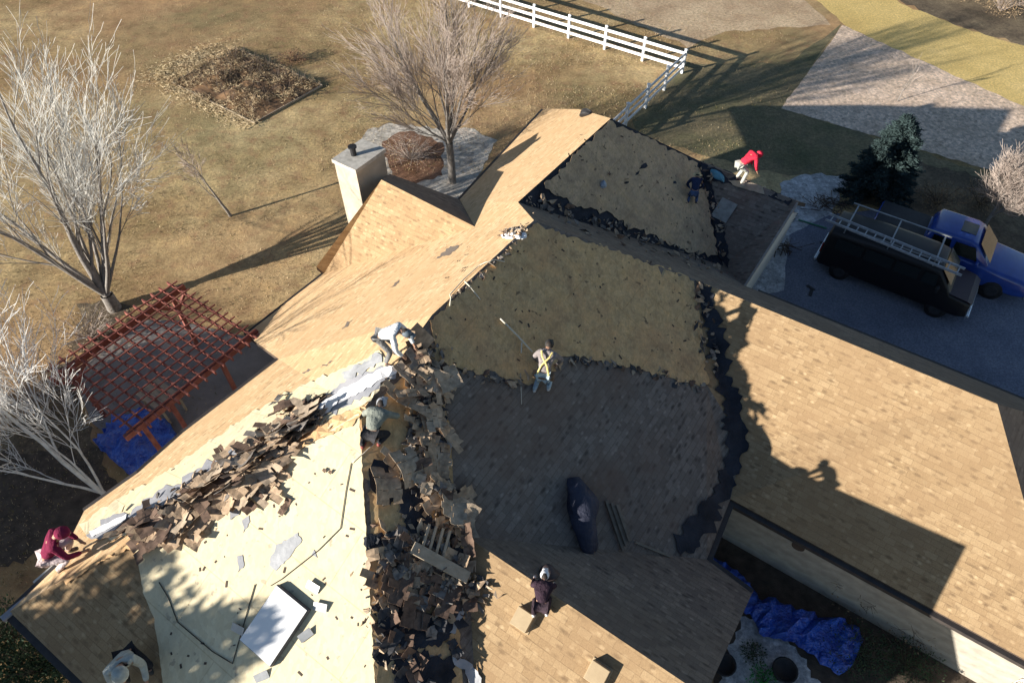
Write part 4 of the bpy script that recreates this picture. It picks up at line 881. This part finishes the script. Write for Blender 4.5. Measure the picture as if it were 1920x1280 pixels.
# evergreens at the bottom left: their shadow lies on the roof and lawn
pt = V(['O'], 215, 1180); sx = Vector((sdir.x, sdir.y, 0))
def broad(p, zc, r3, n, seed, label):
    root = empty('evergreen_tree', p); root['rooted'] = 1; tag(root, label, 'tree'); rn = random.Random(seed)
    tk = MB(); tk.tube([p, p+Vector((0,0,zc)), p+Vector((0,0,zc+r3[2]*.8))], [.2,.12,.03], 8); tk.build('trunk', M['bark'], root, True)
    cr = MB(); foliage(cr, (p.x, p.y, zc), r3, n, rn, .12, .34); cr.build('crown', M['leaf'], root)
broad(Vector((pt.x, pt.y, 0)) - sx*11.0 + Vector((0,-1.2,0)), 5.0, (3.4,3.4,3.9), 36000, 33, 'tall evergreen close to the lower left corner of the house')
broad(at(50, 930) - sx*13, 3.8, (4.6,4.6,3.0), 26000, 34, 'broad evergreen outside the left edge shading the lawn')

def shrub(name, px, py, r, h, n, seed, label, mat, twig=True, leaf=(.03,.08), z=0, group=None, nst=26, tmat=None):
    p = at(px, py, z); root = empty(name, p); root['rooted'] = 1; tag(root, label, 'shrub', group); rn = random.Random(seed)
    st_ = MB()
    for k in range(nst):
        q = rn.random()*6.283; e = p+Vector((math.cos(q)*r*rn.uniform(.3,1), math.sin(q)*r*rn.uniform(.3,1), h*rn.uniform(.6,1.05))); m_ = p.lerp(e,.5)+Vector((rn.gauss(0,.05),rn.gauss(0,.05),.1*h))
        st_.tube([p, m_, e], [.014,.009,.004], 3, cap=False)
        for j in range(3):
            e2 = e+Vector((rn.gauss(0,.2)*r, rn.gauss(0,.2)*r, rn.gauss(.05,.12)*h)); st_.tube([m_.lerp(e,.4+.2*j), e2], [.006,.003], 3, cap=False)
    st_.build('stems', tmat or M['dark_twig'], root)
    if n:
        lf = MB(); foliage(lf, (p.x,p.y,p.z+h*.5), (r,r,h*.55), n, rn, *leaf); lf.build('foliage', mat, root)
    return root
shrub('shrub', 1755, 385, 1.0, .9, 1500, 41, 'low brown shrub in the shaded bed right of the spruce', M['deadleaf'])
shrub('shrub', 1835, 385, 1.1, .9, 1300, 42, 'brown twiggy shrub behind the blue pickup roof', M['deadleaf'])
shrub('shrub', 1590, 1120, .75, 1.0, 160, 43, 'bare dark shrub spreading in front of the garage wall, upper one', M['deadleaf'], nst=18)
shrub('shrub', 1705, 1195, .75, 1.0, 160, 44, 'bare dark shrub spreading in front of the garage wall, lower one', M['deadleaf'], nst=18)
shrub('shrub', 1875, 22, 1.6, 1.5, 2500, 45, 'purple-brown bare hedge shrub at the top right corner', M['deadleaf'], nst=60, tmat=M['twig_brown'])
shrub('shrub', 1800, -5, 1.4, 1.1, 1800, 46, 'brown shrub left of the top right hedge', M['deadleaf'], nst=40, tmat=M['twig_brown'])
shrub('shrub', 1850, -22, .9, .8, 1500, 47, 'small yellow-green shrub at the top right edge', M['olive'])
shrub('shrub', 1955, 5, .9, .8, 1500, 48, 'yellow-green shrub cut by the right edge of the picture', M['olive'])
shrub('shrub', 770, 300, 1.4, .8, 500, 49, 'brown bare bush inside the ring of pale stone chips', M['deadleaf'], nst=80, tmat=M['twig_brown'])
shrub('shrub', 60, 760, 1.9, 1.3, 1600, 50, 'tangled bare undergrowth left of the pergola', M['deadleaf'], nst=90, tmat=M['twig_brown'])
shrub('shrub', 170, 640, 1.2, 1.0, 900, 51, 'brown brush at the foot of the large bare tree', M['deadleaf'], nst=60, tmat=M['twig_brown'])
shrub('shrub', 550, 115, .9, .5, 900, 52, 'rusty brown brush beyond the garden bed', M['mulch'], nst=24, tmat=M['dark_twig'])
for k, (x, y, r_, h_) in enumerate([(30,1215,1.0,1.6),(95,1262,.8,1.3),(-20,1290,1.2,2.0)]):
    shrub('evergreen_shrub', x, y, r_, h_, 2600, 60+k, ['dark green conifer bush directly below the lower left eave', 'dark green bush beside the hip at the bottom left', 'dark green bush cut by the bottom left corner'][k], M['leaf'], leaf=(.05,.12))
shrub('shrub', 1440, 470, .35, .45, 500, 66, 'small dark green bush at the foot of the small gable wall', M['leaf'], nst=8)
shrub('shrub', 1478, 408, .3, .3, 400, 67, 'little green bush near the back of the van', M['leaf'], nst=6)
# low hedge along the driveway side of the garage
hp = MB(); hr = random.Random(5); hroot = empty('hedge', W(18.2,-1.5,0)); hroot['rooted'] = 1; tag(hroot, 'dark low hedge along the garage beside the driveway', 'hedge')
for k in range(5000):
    a1 = 18.15+hr.gauss(0,.28); b1 = hr.uniform(-2.6, 2.3); z_ = abs(hr.gauss(.35,.25)); p = W(a1,b1,min(z_,.8)); o1 = Vector((hr.gauss(0,1),hr.gauss(0,1),hr.gauss(.4,1))).normalized(); sd = o1.orthogonal().normalized(); hp.add([p-sd*.03,p+sd*.03,p+o1*.09],[(0,1,2)])
hp.build('foliage', M['needle'], hroot)

# ---------------------------------------------------------------- garden bed
bed = empty('garden_bed', at(450,165)); bed['rooted'] = 1; tag(bed, 'weathered timber raised bed full of dead brush on the open grass', 'garden bed')
c4 = [(22.9,-35.1),(22.7,-28.0),(18.1,-28.2),(18.3,-34.9)]
for i in range(4):
    p, q = c4[i], c4[(i+1)%4]; mb = MB(); mb.bar(W(*p,.05), W(*q,.05), .05, .10); bevel(mb.build('timber_edge', M['timber'], bed), .01)
dm = MB(); gn = 26
for i in range(gn+1):
    for j in range(gn+1):
        a1 = 18.2+4.6*i/gn; b1 = -35+6.9*j/gn; dm.v.append(W(a1, b1, .06+.55*max(0, noise.noise(Vector((a1*.8,b1*.8,3)))+.3+.25*noise.noise(Vector((a1*3,b1*3,5))))*math.sin(math.pi*i/gn)*math.sin(math.pi*j/gn)))
for i in range(gn):
    for j in range(gn): q_ = i*(gn+1)+j; dm.f.append((q_, q_+1, q_+gn+2, q_+gn+1)); dm.m.append(0)
dm.build('soil', noisy('rusty_soil', (.05,.035,.03), (.34,.20,.10), 1.1, bs=.8), bed)
br1 = MB(); br2 = MB(); rn = random.Random(77)
for k in range(9500):
    a1 = rn.uniform(18.1,22.9); b1 = rn.uniform(-35.4,-28.2)
    if noise.noise(Vector((a1*1.1,b1*1.1,9)))+.12 < 0 and b1 > -34: continue
    hgt = .12+1.0*max(0, noise.noise(Vector((a1*.8,b1*.8,3)))+.35)*math.sin(math.pi*(a1-18.2)/4.6)
    p = W(a1,b1,rn.uniform(.08,max(.12,hgt))); o1 = Vector((rn.gauss(0,1),rn.gauss(0,1),rn.gauss(.3,.6))).normalized(); sd = o1.orthogonal().normalized(); L = rn.uniform(.10,.34)
    (br1 if rn.random() < .6 else br2).add([p-sd*.012,p+sd*.012,p+o1*L],[(0,1,2)])
br1.build('dead_brush', M['deadleaf'], bed)
st2 = MB()
for k in range(260):
    a1 = rn.uniform(18.6,22.5); b1 = rn.uniform(-34.5,-28.6); p = W(a1,b1,.2); st2.tube([p, p+Vector((rn.gauss(0,.22),rn.gauss(0,.22),rn.uniform(.3,.8)))], [.014,.005], 3, cap=False)
st2.build('dead_stalks', M['dark_twig'], bed); br2.build('straw', M['straw'], bed)
# straw spilled round the bed
ss = MB()
for k in range(3600):
    t = rn.random(); b1 = -36.2+rn.gauss(0,.55) if t < .5 else rn.uniform(-35,-28); a1 = 20+rn.gauss(0,1.3) if t < .5 else 17.9+rn.gauss(0,.3)
    p = W(a1,b1,rn.uniform(.01,.14)); o1 = Vector((rn.gauss(0,1),rn.gauss(0,1),rn.gauss(.1,.3))).normalized(); sd = o1.orthogonal().normalized(); ss.add([p-sd*.012,p+sd*.012,p+o1*rn.uniform(.08,.24)],[(0,1,2)])
tag(ss.build('straw_litter', M['straw']), 'pale straw spilled around the garden bed', 'straw', kind='stuff')
# grass tufts all over the open ground
gt = MB(); gt2 = MB(); gt3 = MB()
for k in range(42000):
    x = rn.uniform(-20,1260) if rn.random() < .8 else rn.uniform(1000,1500); y = rn.uniform(-20,1100) if x < 600 else rn.uniform(-20,330)
    p = at(x, y)
    a1, b1 = ab(p)
    if b1 > -15.2 and a1 < 21 and x < 1000: continue
    if noise.noise(p*.35) < -.25: continue
    o1 = Vector((rn.gauss(0,.7),rn.gauss(0,.7),1)).normalized(); sd = Vector((rn.gauss(0,1),rn.gauss(0,1),0)).normalized(); L = rn.uniform(.04,.11)
    rn.choice((gt,gt2,gt3)).add([p-sd*.014,p+sd*.014,p+o1*L],[(0,1,2)])
gl_ = MB(); tag(gt.build('grass_tufts', M['straw']), 'straw coloured grass tufts', 'grass', kind='stuff'); tag(gt2.build('grass_tufts', M['deadleaf']), 'brown grass tufts', 'grass', kind='stuff'); tag(gt3.build('grass_tufts', noisy('olive_blade', (.12,.12,.04), (.26,.22,.09), 4, bs=0)), 'olive grass tufts', 'grass', kind='stuff')

# ---------------------------------------------------------------- fence
def fence(p0, dirv, n, sp, label, end=0):
    root = empty('rail_fence', p0); root['rooted'] = 1; tag(root, label, 'fence')
    for i in range(n+1):
        q = p0+dirv*sp*i; mb = MB(); mb.box(q+Vector((0,0,.67)), (.13,.13,1.34), Matrix.Rotation(R(34.5), 3, 'Z').inverted()); mb.add([q+Vector((x,y,1.34)) for x,y in ((-.09,-.09),(.09,-.09),(.09,.09),(-.09,.09))]+[q+Vector((0,0,1.41))], [(0,1,4),(1,2,4),(2,3,4),(3,0,4)])
        if i or not end: bevel(mb.build('post', M['white'], root), .01)
    for z_ in (.32, .72, 1.12):
        mb = MB(); mb.bar(p0+dirv*.02+Vector((0,0,z_)), p0+dirv*sp*n+Vector((0,0,z_)), .045, .15); bevel(mb.build('rail', M['white'], root), .006)
pc0 = W(34.99,-12.6,0)
fence(pc0, -DB, 14, 2.45, 'long white three-rail fence running to the top edge of the picture')
fence(pc0, -DA, 4, 2.2, 'short white three-rail fence returning towards the house roof', 1)

# ---------------------------------------------------------------- pergola
pg = empty('pergola', W(5,-17,0)); pg['rooted'] = 1; tag(pg, 'red-brown timber pergola over the patio against the left eave', 'pergola')
a0, a1_, b0, b1_ = 2.7, 7.2, -18.9, -14.75
for k in range(14):
    a1 = a0+.1+(a1_-a0-.2)*k/13; mb = MB(); mb.bar(W(a1,b0-.15,2.72), W(a1,b1_+.15,2.72), .05, .14); mb.build('rafter', M['redwood'], pg)
for k in range(13):
    b1 = b0+.15+(b1_-b0-.3)*k/12; mb = MB(); mb.bar(W(a0-.1,b1,2.82), W(a1_+.1,b1,2.82), .035, .04); mb.build('slat', M['redwood'], pg)
for b1 in (b0+.25, b1_-.25):
    mb = MB(); mb.bar(W(a0-.2,b1,2.55), W(a1_+.2,b1,2.55), .12, .22); bevel(mb.build('beam', M['redwood'], pg), .01)
for a1 in (a0+.35, 4.0, 5.9):
    mb = MB(); mb.bar(W(a1,b1_-.25,0), W(a1,b1_-.25,2.45), .13, .13, up=DA); bevel(mb.build('post', M['redwood'], pg), .01)
for a1 in (a0+.35, a1_-.35):
    mb = MB(); mb.bar(W(a1,b0+.25,0), W(a1,b0+.25,2.45), .13, .13, up=DA); bevel(mb.build('post', M['redwood'], pg), .01)
    for s_ in (1,-1):
        mb = MB(); mb.bar(W(a1,b0+.25,1.85), W(a1+s_*.55,b0+.25,2.42), .08, .09); mb.build('brace', M['redwood'], pg)
mb = MB(); mb.bar(W(7.25,-14.8,2.62), W(7.1,-13.3,2.62), .1, .2); mb.build('beam', M['redwood'], pg)
# patio things under it
def bx(name, c, sz, mat, label, cat, rz=34.5, group=None, bev=.02):
    mb = MB(); mb.box((0,0,sz[2]/2), sz); o_ = mb.build(name, mat); o_.location = c; o_.rotation_euler = (0,0,-R(rz)); bevel(o_, bev); tag(o_, label, cat, group); return o_
mb = MB()
for k in range(5): mb.bar(W(4.1+k*.17,-17.9,.74), W(4.1+k*.17,-16.5,.74), .15, .03)
tb = empty('patio_table', W(4.4,-17.2,0)); tb['rooted'] = 1; tag(tb, 'weathered plank table under the pergola slats', 'table'); mb.build('table_top', M['timber'], tb)
for x in (4.1,4.75):
    for y in (-17.8,-16.6): mb = MB(); mb.bar(W(x,y,0), W(x,y,.72), .07, .07, up=DA); mb.build('leg', M['timber'], tb)
def tarp(name, poly, z0, hh, label, seed, fold=.25, res=18, skew=None):
    P = jagged(poly, 2, 10, seed); tv, tf = tess(P, res); vs = []
    cx = sum(p[0] for p in poly)/len(poly); cy = sum(p[1] for p in poly)/len(poly)
    for i, q in enumerate(tv):
        p = at(q.x, q.y, z0); d_ = 0 if i < len(P) else 1
        nz = noise.noise(Vector((p.x*2.1, p.y*2.1, seed)))+.5*noise.noise(Vector((p.x*5, p.y*5, seed)))
        p.z = z0 + d_*hh*(.75+.6*nz) + fold*.25*abs(nz); vs.append(p)
    # correct for height so the sheet stays where it lies
    o_ = mk(name, vs, [tuple(f) if (vs[f[1]]-vs[f[0]]).cross(vs[f[2]]-vs[f[0]]).z > 0 else tuple(f)[::-1] for f in tf], M['tarp'], None, False)
    s_ = o_.modifiers.new('Solidify','SOLIDIFY'); s_.thickness = .012; tag(o_, label, 'tarp'); return o_
tarp('tarp', [(176,828),(215,785),(270,768),(318,795),(345,828),(322,885),(275,912),(222,875)], .05, .35, 'crumpled bright blue tarp on the ground under the pergola corner', 71, .5, 9)
tarp('tarp', [(1400,1140),(1440,1120),(1500,1150),(1555,1160),(1600,1172),(1618,1200),(1600,1245),(1570,1268),(1530,1238),(1490,1205),(1430,1195)], .05, .35, 'large dark blue tarp spread below the garage wall in the courtyard', 72, .5, 14)
tarp('tarp', [(1312,1030),(1345,1050),(1395,1080),(1430,1130),(1440,1160),(1400,1150),(1350,1100),(1300,1050)], .05, .2, 'narrow blue tarp strip against the roof edge in the courtyard', 73, .4, 12)
# courtyard bits
def pot(px, py, r, h, label, mat, group=None):
    p = at(px, py); mb = MB(); n = 18; prof = [(r*.7,0),(r,h*.9),(r*1.08,h*.9),(r*1.08,h),(r*.92,h),(r*.85,h*.8),(0,h*.8)]
    for i in range(n):
        t = 2*math.pi*i/n
        for rr_, zz in prof: mb.v.append(Vector((rr_*math.cos(t), rr_*math.sin(t), zz)))
    k = len(prof)
    for i in range(n):
        for j in range(k-1): a_1 = i*k+j; b_1 = ((i+1)%n)*k+j; mb.f.append((a_1,b_1,b_1+1,a_1+1)); mb.m.append(0)
    o_ = mb.build('plant_pot', mat, None, True); o_.location = p; tag(o_, label, 'pot', group); return o_
pot(1352, 1252, .28, .4, 'dark round pot beside the lower roof corner', M['black'])
pot(1465, 1262, .3, .35, 'dark bowl planter on the pale gravel', M['black'])
shrub('shrub', 1430, 1278, .4, .35, 500, 81, 'bright green small plant on the pale courtyard gravel', noisy('green_leaf', (.03,.22,.04), (.08,.34,.10), 5, bs=0), nst=8)
shrub('shrub', 1410, 1225, .35, .25, 300, 82, 'dark creeping plant on the courtyard gravel', M['leaf'], nst=8)
for k,(x,y) in enumerate([(1700,1250),(1600,1225)]): shrub('shrub', x, y, .9, .5, 1500, 84+k, ['low dark green ground shrub at the foot of the garage wall, right','low dark green ground shrub beside the blue tarp'][k], M['leaf'], nst=10)
# round wall vent
wv = MB(); cpt = W(10.70, 1.9, 1.7)
wv.tube([cpt, cpt-DA*.05], .17, 16); wv.build('wall_vent', M['fascia'], HOUSE)
# branches hanging at lower right
tree('bare_bush', 1870, 1300, .8, 91, 'pale bare twigs sticking up at the lower right edge', M['birch'], M['birch'], levels=3, nb=(2,3), spread=.5, ratio=.8, trunk_r=.02, up=.4)

# ---------------------------------------------------------------- vehicles
def loft(stations, nrad=4):
    # stations: (x, zb, zt, half width bottom, half width top, corner radius)
    vs = []; fs = []
    prof0 = None
    for (x, zb, zt_, wb, wt, r) in stations:
        ring = []
        r = min(r, (zt_-zb)*.45, wt*.9)
        for sx in (1, -1):
            pts = [(wb*.96, zb), (wb, zb+.12*(zt_-zb)), (wb*.55+wt*.45, zb+.55*(zt_-zb))]
            for k in range(nrad+1):
                t = math.pi/2*k/nrad; pts.append((wt-r+r*math.cos(t), zt_-r+r*math.sin(t)))
            pts = [(sx*y, z) for y, z in pts]
            ring += pts if sx == 1 else pts[::-1]
        vs += [(x, y, z) for y, z in ring]; n = len(ring)
    for i in range(len(stations)-1):
        for j in range(n): fs.append((i*n+j, (i+1)*n+j, (i+1)*n+(j+1)%n, i*n+(j+1)%n))
    fs.append(tuple(range(n))); fs.append(tuple((len(stations)-1)*n+j for j in range(n))[::-1])
    return vs, fs
def carpaint(name, c, rough=.25):
    m, t, b = base_mat(name, rough, 0, .5); b.inputs['Coat Weight'].default_value = .6 if rough < .4 else .05; b.inputs['Coat Roughness'].default_value = .08
    f = noisef(t, coords(t), 3, 4); t.links.new(ramp(t, f, [(.3, tuple(x*.85 for x in c)), (.7, tuple(x*1.15 for x in c))]), b.inputs['Base Color']); return m
M['rimdark'] = flat('dark_rim', (.05,.05,.055), .5, .3)
GLASS = carpaint('dark_glass', (.010,.014,.012), .25)
def wheel(parent, x, y, r=.38, wd=.24):
    mb = MB(); mb.tube([(x,y-wd/2,r),(x,y-wd/2+.03,r),(x,y+wd/2-.03,r),(x,y+wd/2,r)], [r*.92,r,r,r*.92], 22); t_ = mb.build('wheel', M['black'], parent, True)
    s_ = 1 if y > 0 else -1; rm = MB(); rm.tube([(x,y+s_*(wd/2-.02),r),(x,y+s_*(wd/2+.012),r)], [r*.62,r*.55], 14); ro = rm.build('rim', M['rimdark'], parent); ro.parent = t_
    return t_
def quadp(mb, pts, off=(0,0,0)): mb.add([Vector(p)+Vector(off) for p in pts], [tuple(range(len(pts)))])
# vehicle local frame: +x forward; heading = DB, left side = +y = DA side
rzv = math.atan2(DB.y, DB.x)
van = empty('van', W(24.45, 1.25, 0), rzv); tag(van, 'black full-size van with a roof rack parked beside the house', 'van')
st_ = [(-2.70,.50,1.70,.90,.78,.18),(-2.62,.42,2.02,.98,.84,.34),(-1.0,.40,2.14,1.0,.86,.36),(.9,.40,2.12,1.0,.86,.36),(1.35,.40,2.02,1.0,.84,.30),(1.80,.40,1.50,1.0,.90,.2),(2.0,.40,1.20,1.0,.93,.18),(2.55,.42,1.12,.98,.90,.16),(2.78,.48,1.02,.92,.84,.14)]
vs, fs = loft(st_); vb = mk('body', vs, fs, carpaint('black_paint', (.006,.005,.007), .45), van, True); bevel(vb, .02)
md = MB(); quadp(md, [(1.36,-.74,1.97),(1.36,.74,1.97),(1.83,.82,1.50),(1.83,-.82,1.50)], (.035,0,.03)); md.build('windshield', GLASS, van)
ho = MB()
ho.add([(1.95,-.9,1.215),(1.95,.9,1.215),(2.6,.86,1.135),(2.6,-.86,1.135),(2.8,.80,1.03),(2.8,-.80,1.03)], [(0,3,2,1),(3,5,4,2)]); hd_ = ho.build('hood', carpaint('maroon_paint', (.030,.012,.022), .55), van); sm = hd_.modifiers.new('So','SOLIDIFY'); sm.thickness = .02; sm.offset = 1
for s_ in (1,-1):
    for x0, x1 in ((-2.3,-1.3),(-1.2,-.2),(-.1,.75),(.9,1.45)):
        md = MB(); quadp(md, [(x0,s_*.945,1.35),(x1,s_*.945,1.35),(x1-(.12 if x1>1 else 0),s_*.895,1.82),(x0,s_*.895,1.82)], (0,s_*.025,0)); md.build('side_window', GLASS, van)
    mb = MB(); mb.box((1.5,s_*1.12,1.38),(.12,.2,.24)); bevel(mb.build('mirror', M['black'], van), .03)
    mb = MB(); mb.box((2.80,s_*.68,.82),(.06,.3,.18)); bevel(mb.build('headlight', flat('lamp_glass', (.6,.62,.65), .15), van), .02)
    for x in (-1.75, 1.85): wheel(van, x, s_*.86)
    mb = MB(); mb.box((-2.72,s_*.82,1.1),(.05,.12,.4)); mb.build('tail_light', flat('tail_red', (.25,.02,.02)), van)
md = MB(); md.box((2.86,0,.52),(.14,1.9,.2)); bevel(md.build('front_bumper', flat('chrome', (.6,.62,.65), .2, .8), van), .04)
md = MB(); md.box((2.82,0,.84),(.05,1.0,.2)); bevel(md.build('grille', flat('grille_chrome', (.35,.36,.38), .3, .7), van), .02)
md = MB(); md.box((-2.76,0,.5),(.14,1.9,.18)); bevel(md.build('rear_bumper', flat('chrome_rear', (.5,.52,.55), .25, .8), van), .04)
rk = MB()
for x in (-2.2,-.6,1.0):
    rk.bar((x,-.84,2.30),(x,.84,2.30),.05,.04)
    for s_ in (1,-1): rk.bar((x,s_*.82,2.05),(x,s_*.82,2.30),.04,.04, up=Vector((1,0,0)))
for s_ in (1,-1): rk.bar((-2.4,s_*.82,2.32),(1.2,s_*.82,2.32),.05,.04)
rk.build('roof_rack', M['metal'], van)
def ladder(name, p, rz, L, label, z, wd=.42, rungs=15, mat=None, tl=0):
    root = empty(name, p, rz); tag(root, label, 'ladder')
    for s_ in (1,-1): mb = MB(); mb.bar((-L/2,s_*wd/2,0),(L/2,s_*wd/2,0),.035,.09); mb.build('side_rail', mat or M['alu'], root)
    for k in range(rungs): mb = MB(); x = -L/2+L*(k+.5)/rungs; mb.tube([(x,-wd/2,0),(x,wd/2,0)], .022, 6); mb.build('rung', mat or M['alu'], root)
    return root
M['alu'] = flat('aluminium', (.42,.44,.47), .5, .2)
ladder('extension_ladder', W(23.55, .72, 2.42)+Vector((0,0,0)), rzv+R(-4), 4.9, 'long aluminium extension ladder tied on top of the black van', 2.42)
# pickup
tr = empty('pickup_truck', W(26.75, 2.8, 0), rzv); tr.scale = (1.04, 1.08, 1.06); tag(tr, 'blue crew-cab pickup with a dark covered bed parked behind the van', 'pickup truck')
blue = carpaint('blue_paint', (.02,.06,.30), .25)
vs, fs = loft([(-2.95,.5,1.15,.92,.90,.08),(-2.9,.45,1.22,.97,.94,.08),(-1.05,.42,1.24,.98,.95,.08),(-1.0,.42,1.24,.98,.95,.08),(1.15,.42,1.18,.98,.94,.12),(1.3,.42,1.16,.98,.93,.14),(2.4,.45,1.08,.97,.90,.16),(2.75,.5,.95,.90,.82,.16)])
bevel(mk('body', vs, fs, blue, tr, True), .02)
vs, fs = loft([(-1.08,1.1,1.50,.90,.80,.1),(-.90,1.1,1.86,.90,.74,.12),(.35,1.1,1.88,.90,.74,.12),(.60,1.1,1.80,.90,.74,.12),(1.22,1.1,1.22,.88,.82,.04)])
cb = mk('cab', vs, fs, blue, tr, True)
md = MB(); quadp(md, [(.64,-.66,1.82),(.64,.66,1.82),(1.22,.74,1.26),(1.22,-.74,1.26)], (.03,0,.03)); md.build('windshield', GLASS, tr)
md = MB(); md.box((.15,0,1.885),(.52,.66,.02)); md.build('sunroof', GLASS, tr)
md = MB(); md.box((-2.0,0,1.255),(1.78,1.72,.03)); bevel(md.build('bed_cover', flat('black_vinyl', (.02,.022,.028)), tr), .01)
for s_ in (1,-1):
    for x0, x1, xs in ((-.85,-.15,0),(-.08,.68,.1)):
        md = MB(); quadp(md, [(x0,s_*.895,1.28),(x1+xs*1.5,s_*.895,1.28),(x1-.1,s_*.79,1.72),(x0,s_*.79,1.72)], (0,s_*.02,0)); md.build('side_window', GLASS, tr)
    for x in (-1.95, 1.75): wheel(tr, x, s_*.86, .39)
    mb = MB(); mb.box((.85,s_*1.05,1.25),(.1,.2,.18)); bevel(mb.build('mirror', blue, tr), .03)
    mb = MB(); mb.box((2.72,s_*.66,.82),(.08,.34,.16)); bevel(mb.build('headlight', flat('lamp_glass2', (.6,.62,.65), .15), tr), .02)
md = MB(); md.box((2.82,0,.52),(.14,1.8,.2)); bevel(md.build('front_bumper', flat('chrome_p', (.5,.52,.55), .25, .8), tr), .04)
# pile of cut branches and boards on the gravel by the van
def branchpile(px, py, n, r, label, seed):
    p = at(px, py); rn = random.Random(seed); mb = MB()
    for k in range(n):
        q = rn.random()*6.28; c_ = p+Vector((rn.gauss(0,r),rn.gauss(0,r*.6),rn.uniform(.03,.28))); d = Vector((math.cos(q),math.sin(q),rn.gauss(0,.2)))*rn.uniform(.15,.5); mb.tube([c_-d,c_+d],[.02,.008],4)
    tag(mb.build('branch_pile', M['dark_twig']), label, 'branches')
branchpile(1555, 388, 60, .45, 'dark pile of torn roofing and branches behind the van', 3)
branchpile(1470, 470, 30, .25, 'small dark heap on the white gravel by the gable wall', 4)
mb = MB(); mb.tube([at(1497,412,.05), at(1550,428,.05)], .035, 8); tag(mb.build('pole', flat('green_pole', (.06,.22,.14))), 'thin green pole lying behind the van', 'pole')
for k, (x, y, h1) in enumerate([(1545,455,.5),(1530,545,.45),(1540,530,.3)]):
    slab_ = MB(); slab_.box((0,0,.02),(.35,.12,.02)); o_ = slab_.build('shingle_scrap', frag_mats[4]); o_.location = at(x-10*k, y+5*k, .02); o_.rotation_euler = (0,0,k*1.1); tag(o_, ['dark scrap lying by the rear of the van','dark scrap on the driveway near the hedge','dark scrap between van and hedge'][k], 'scrap')
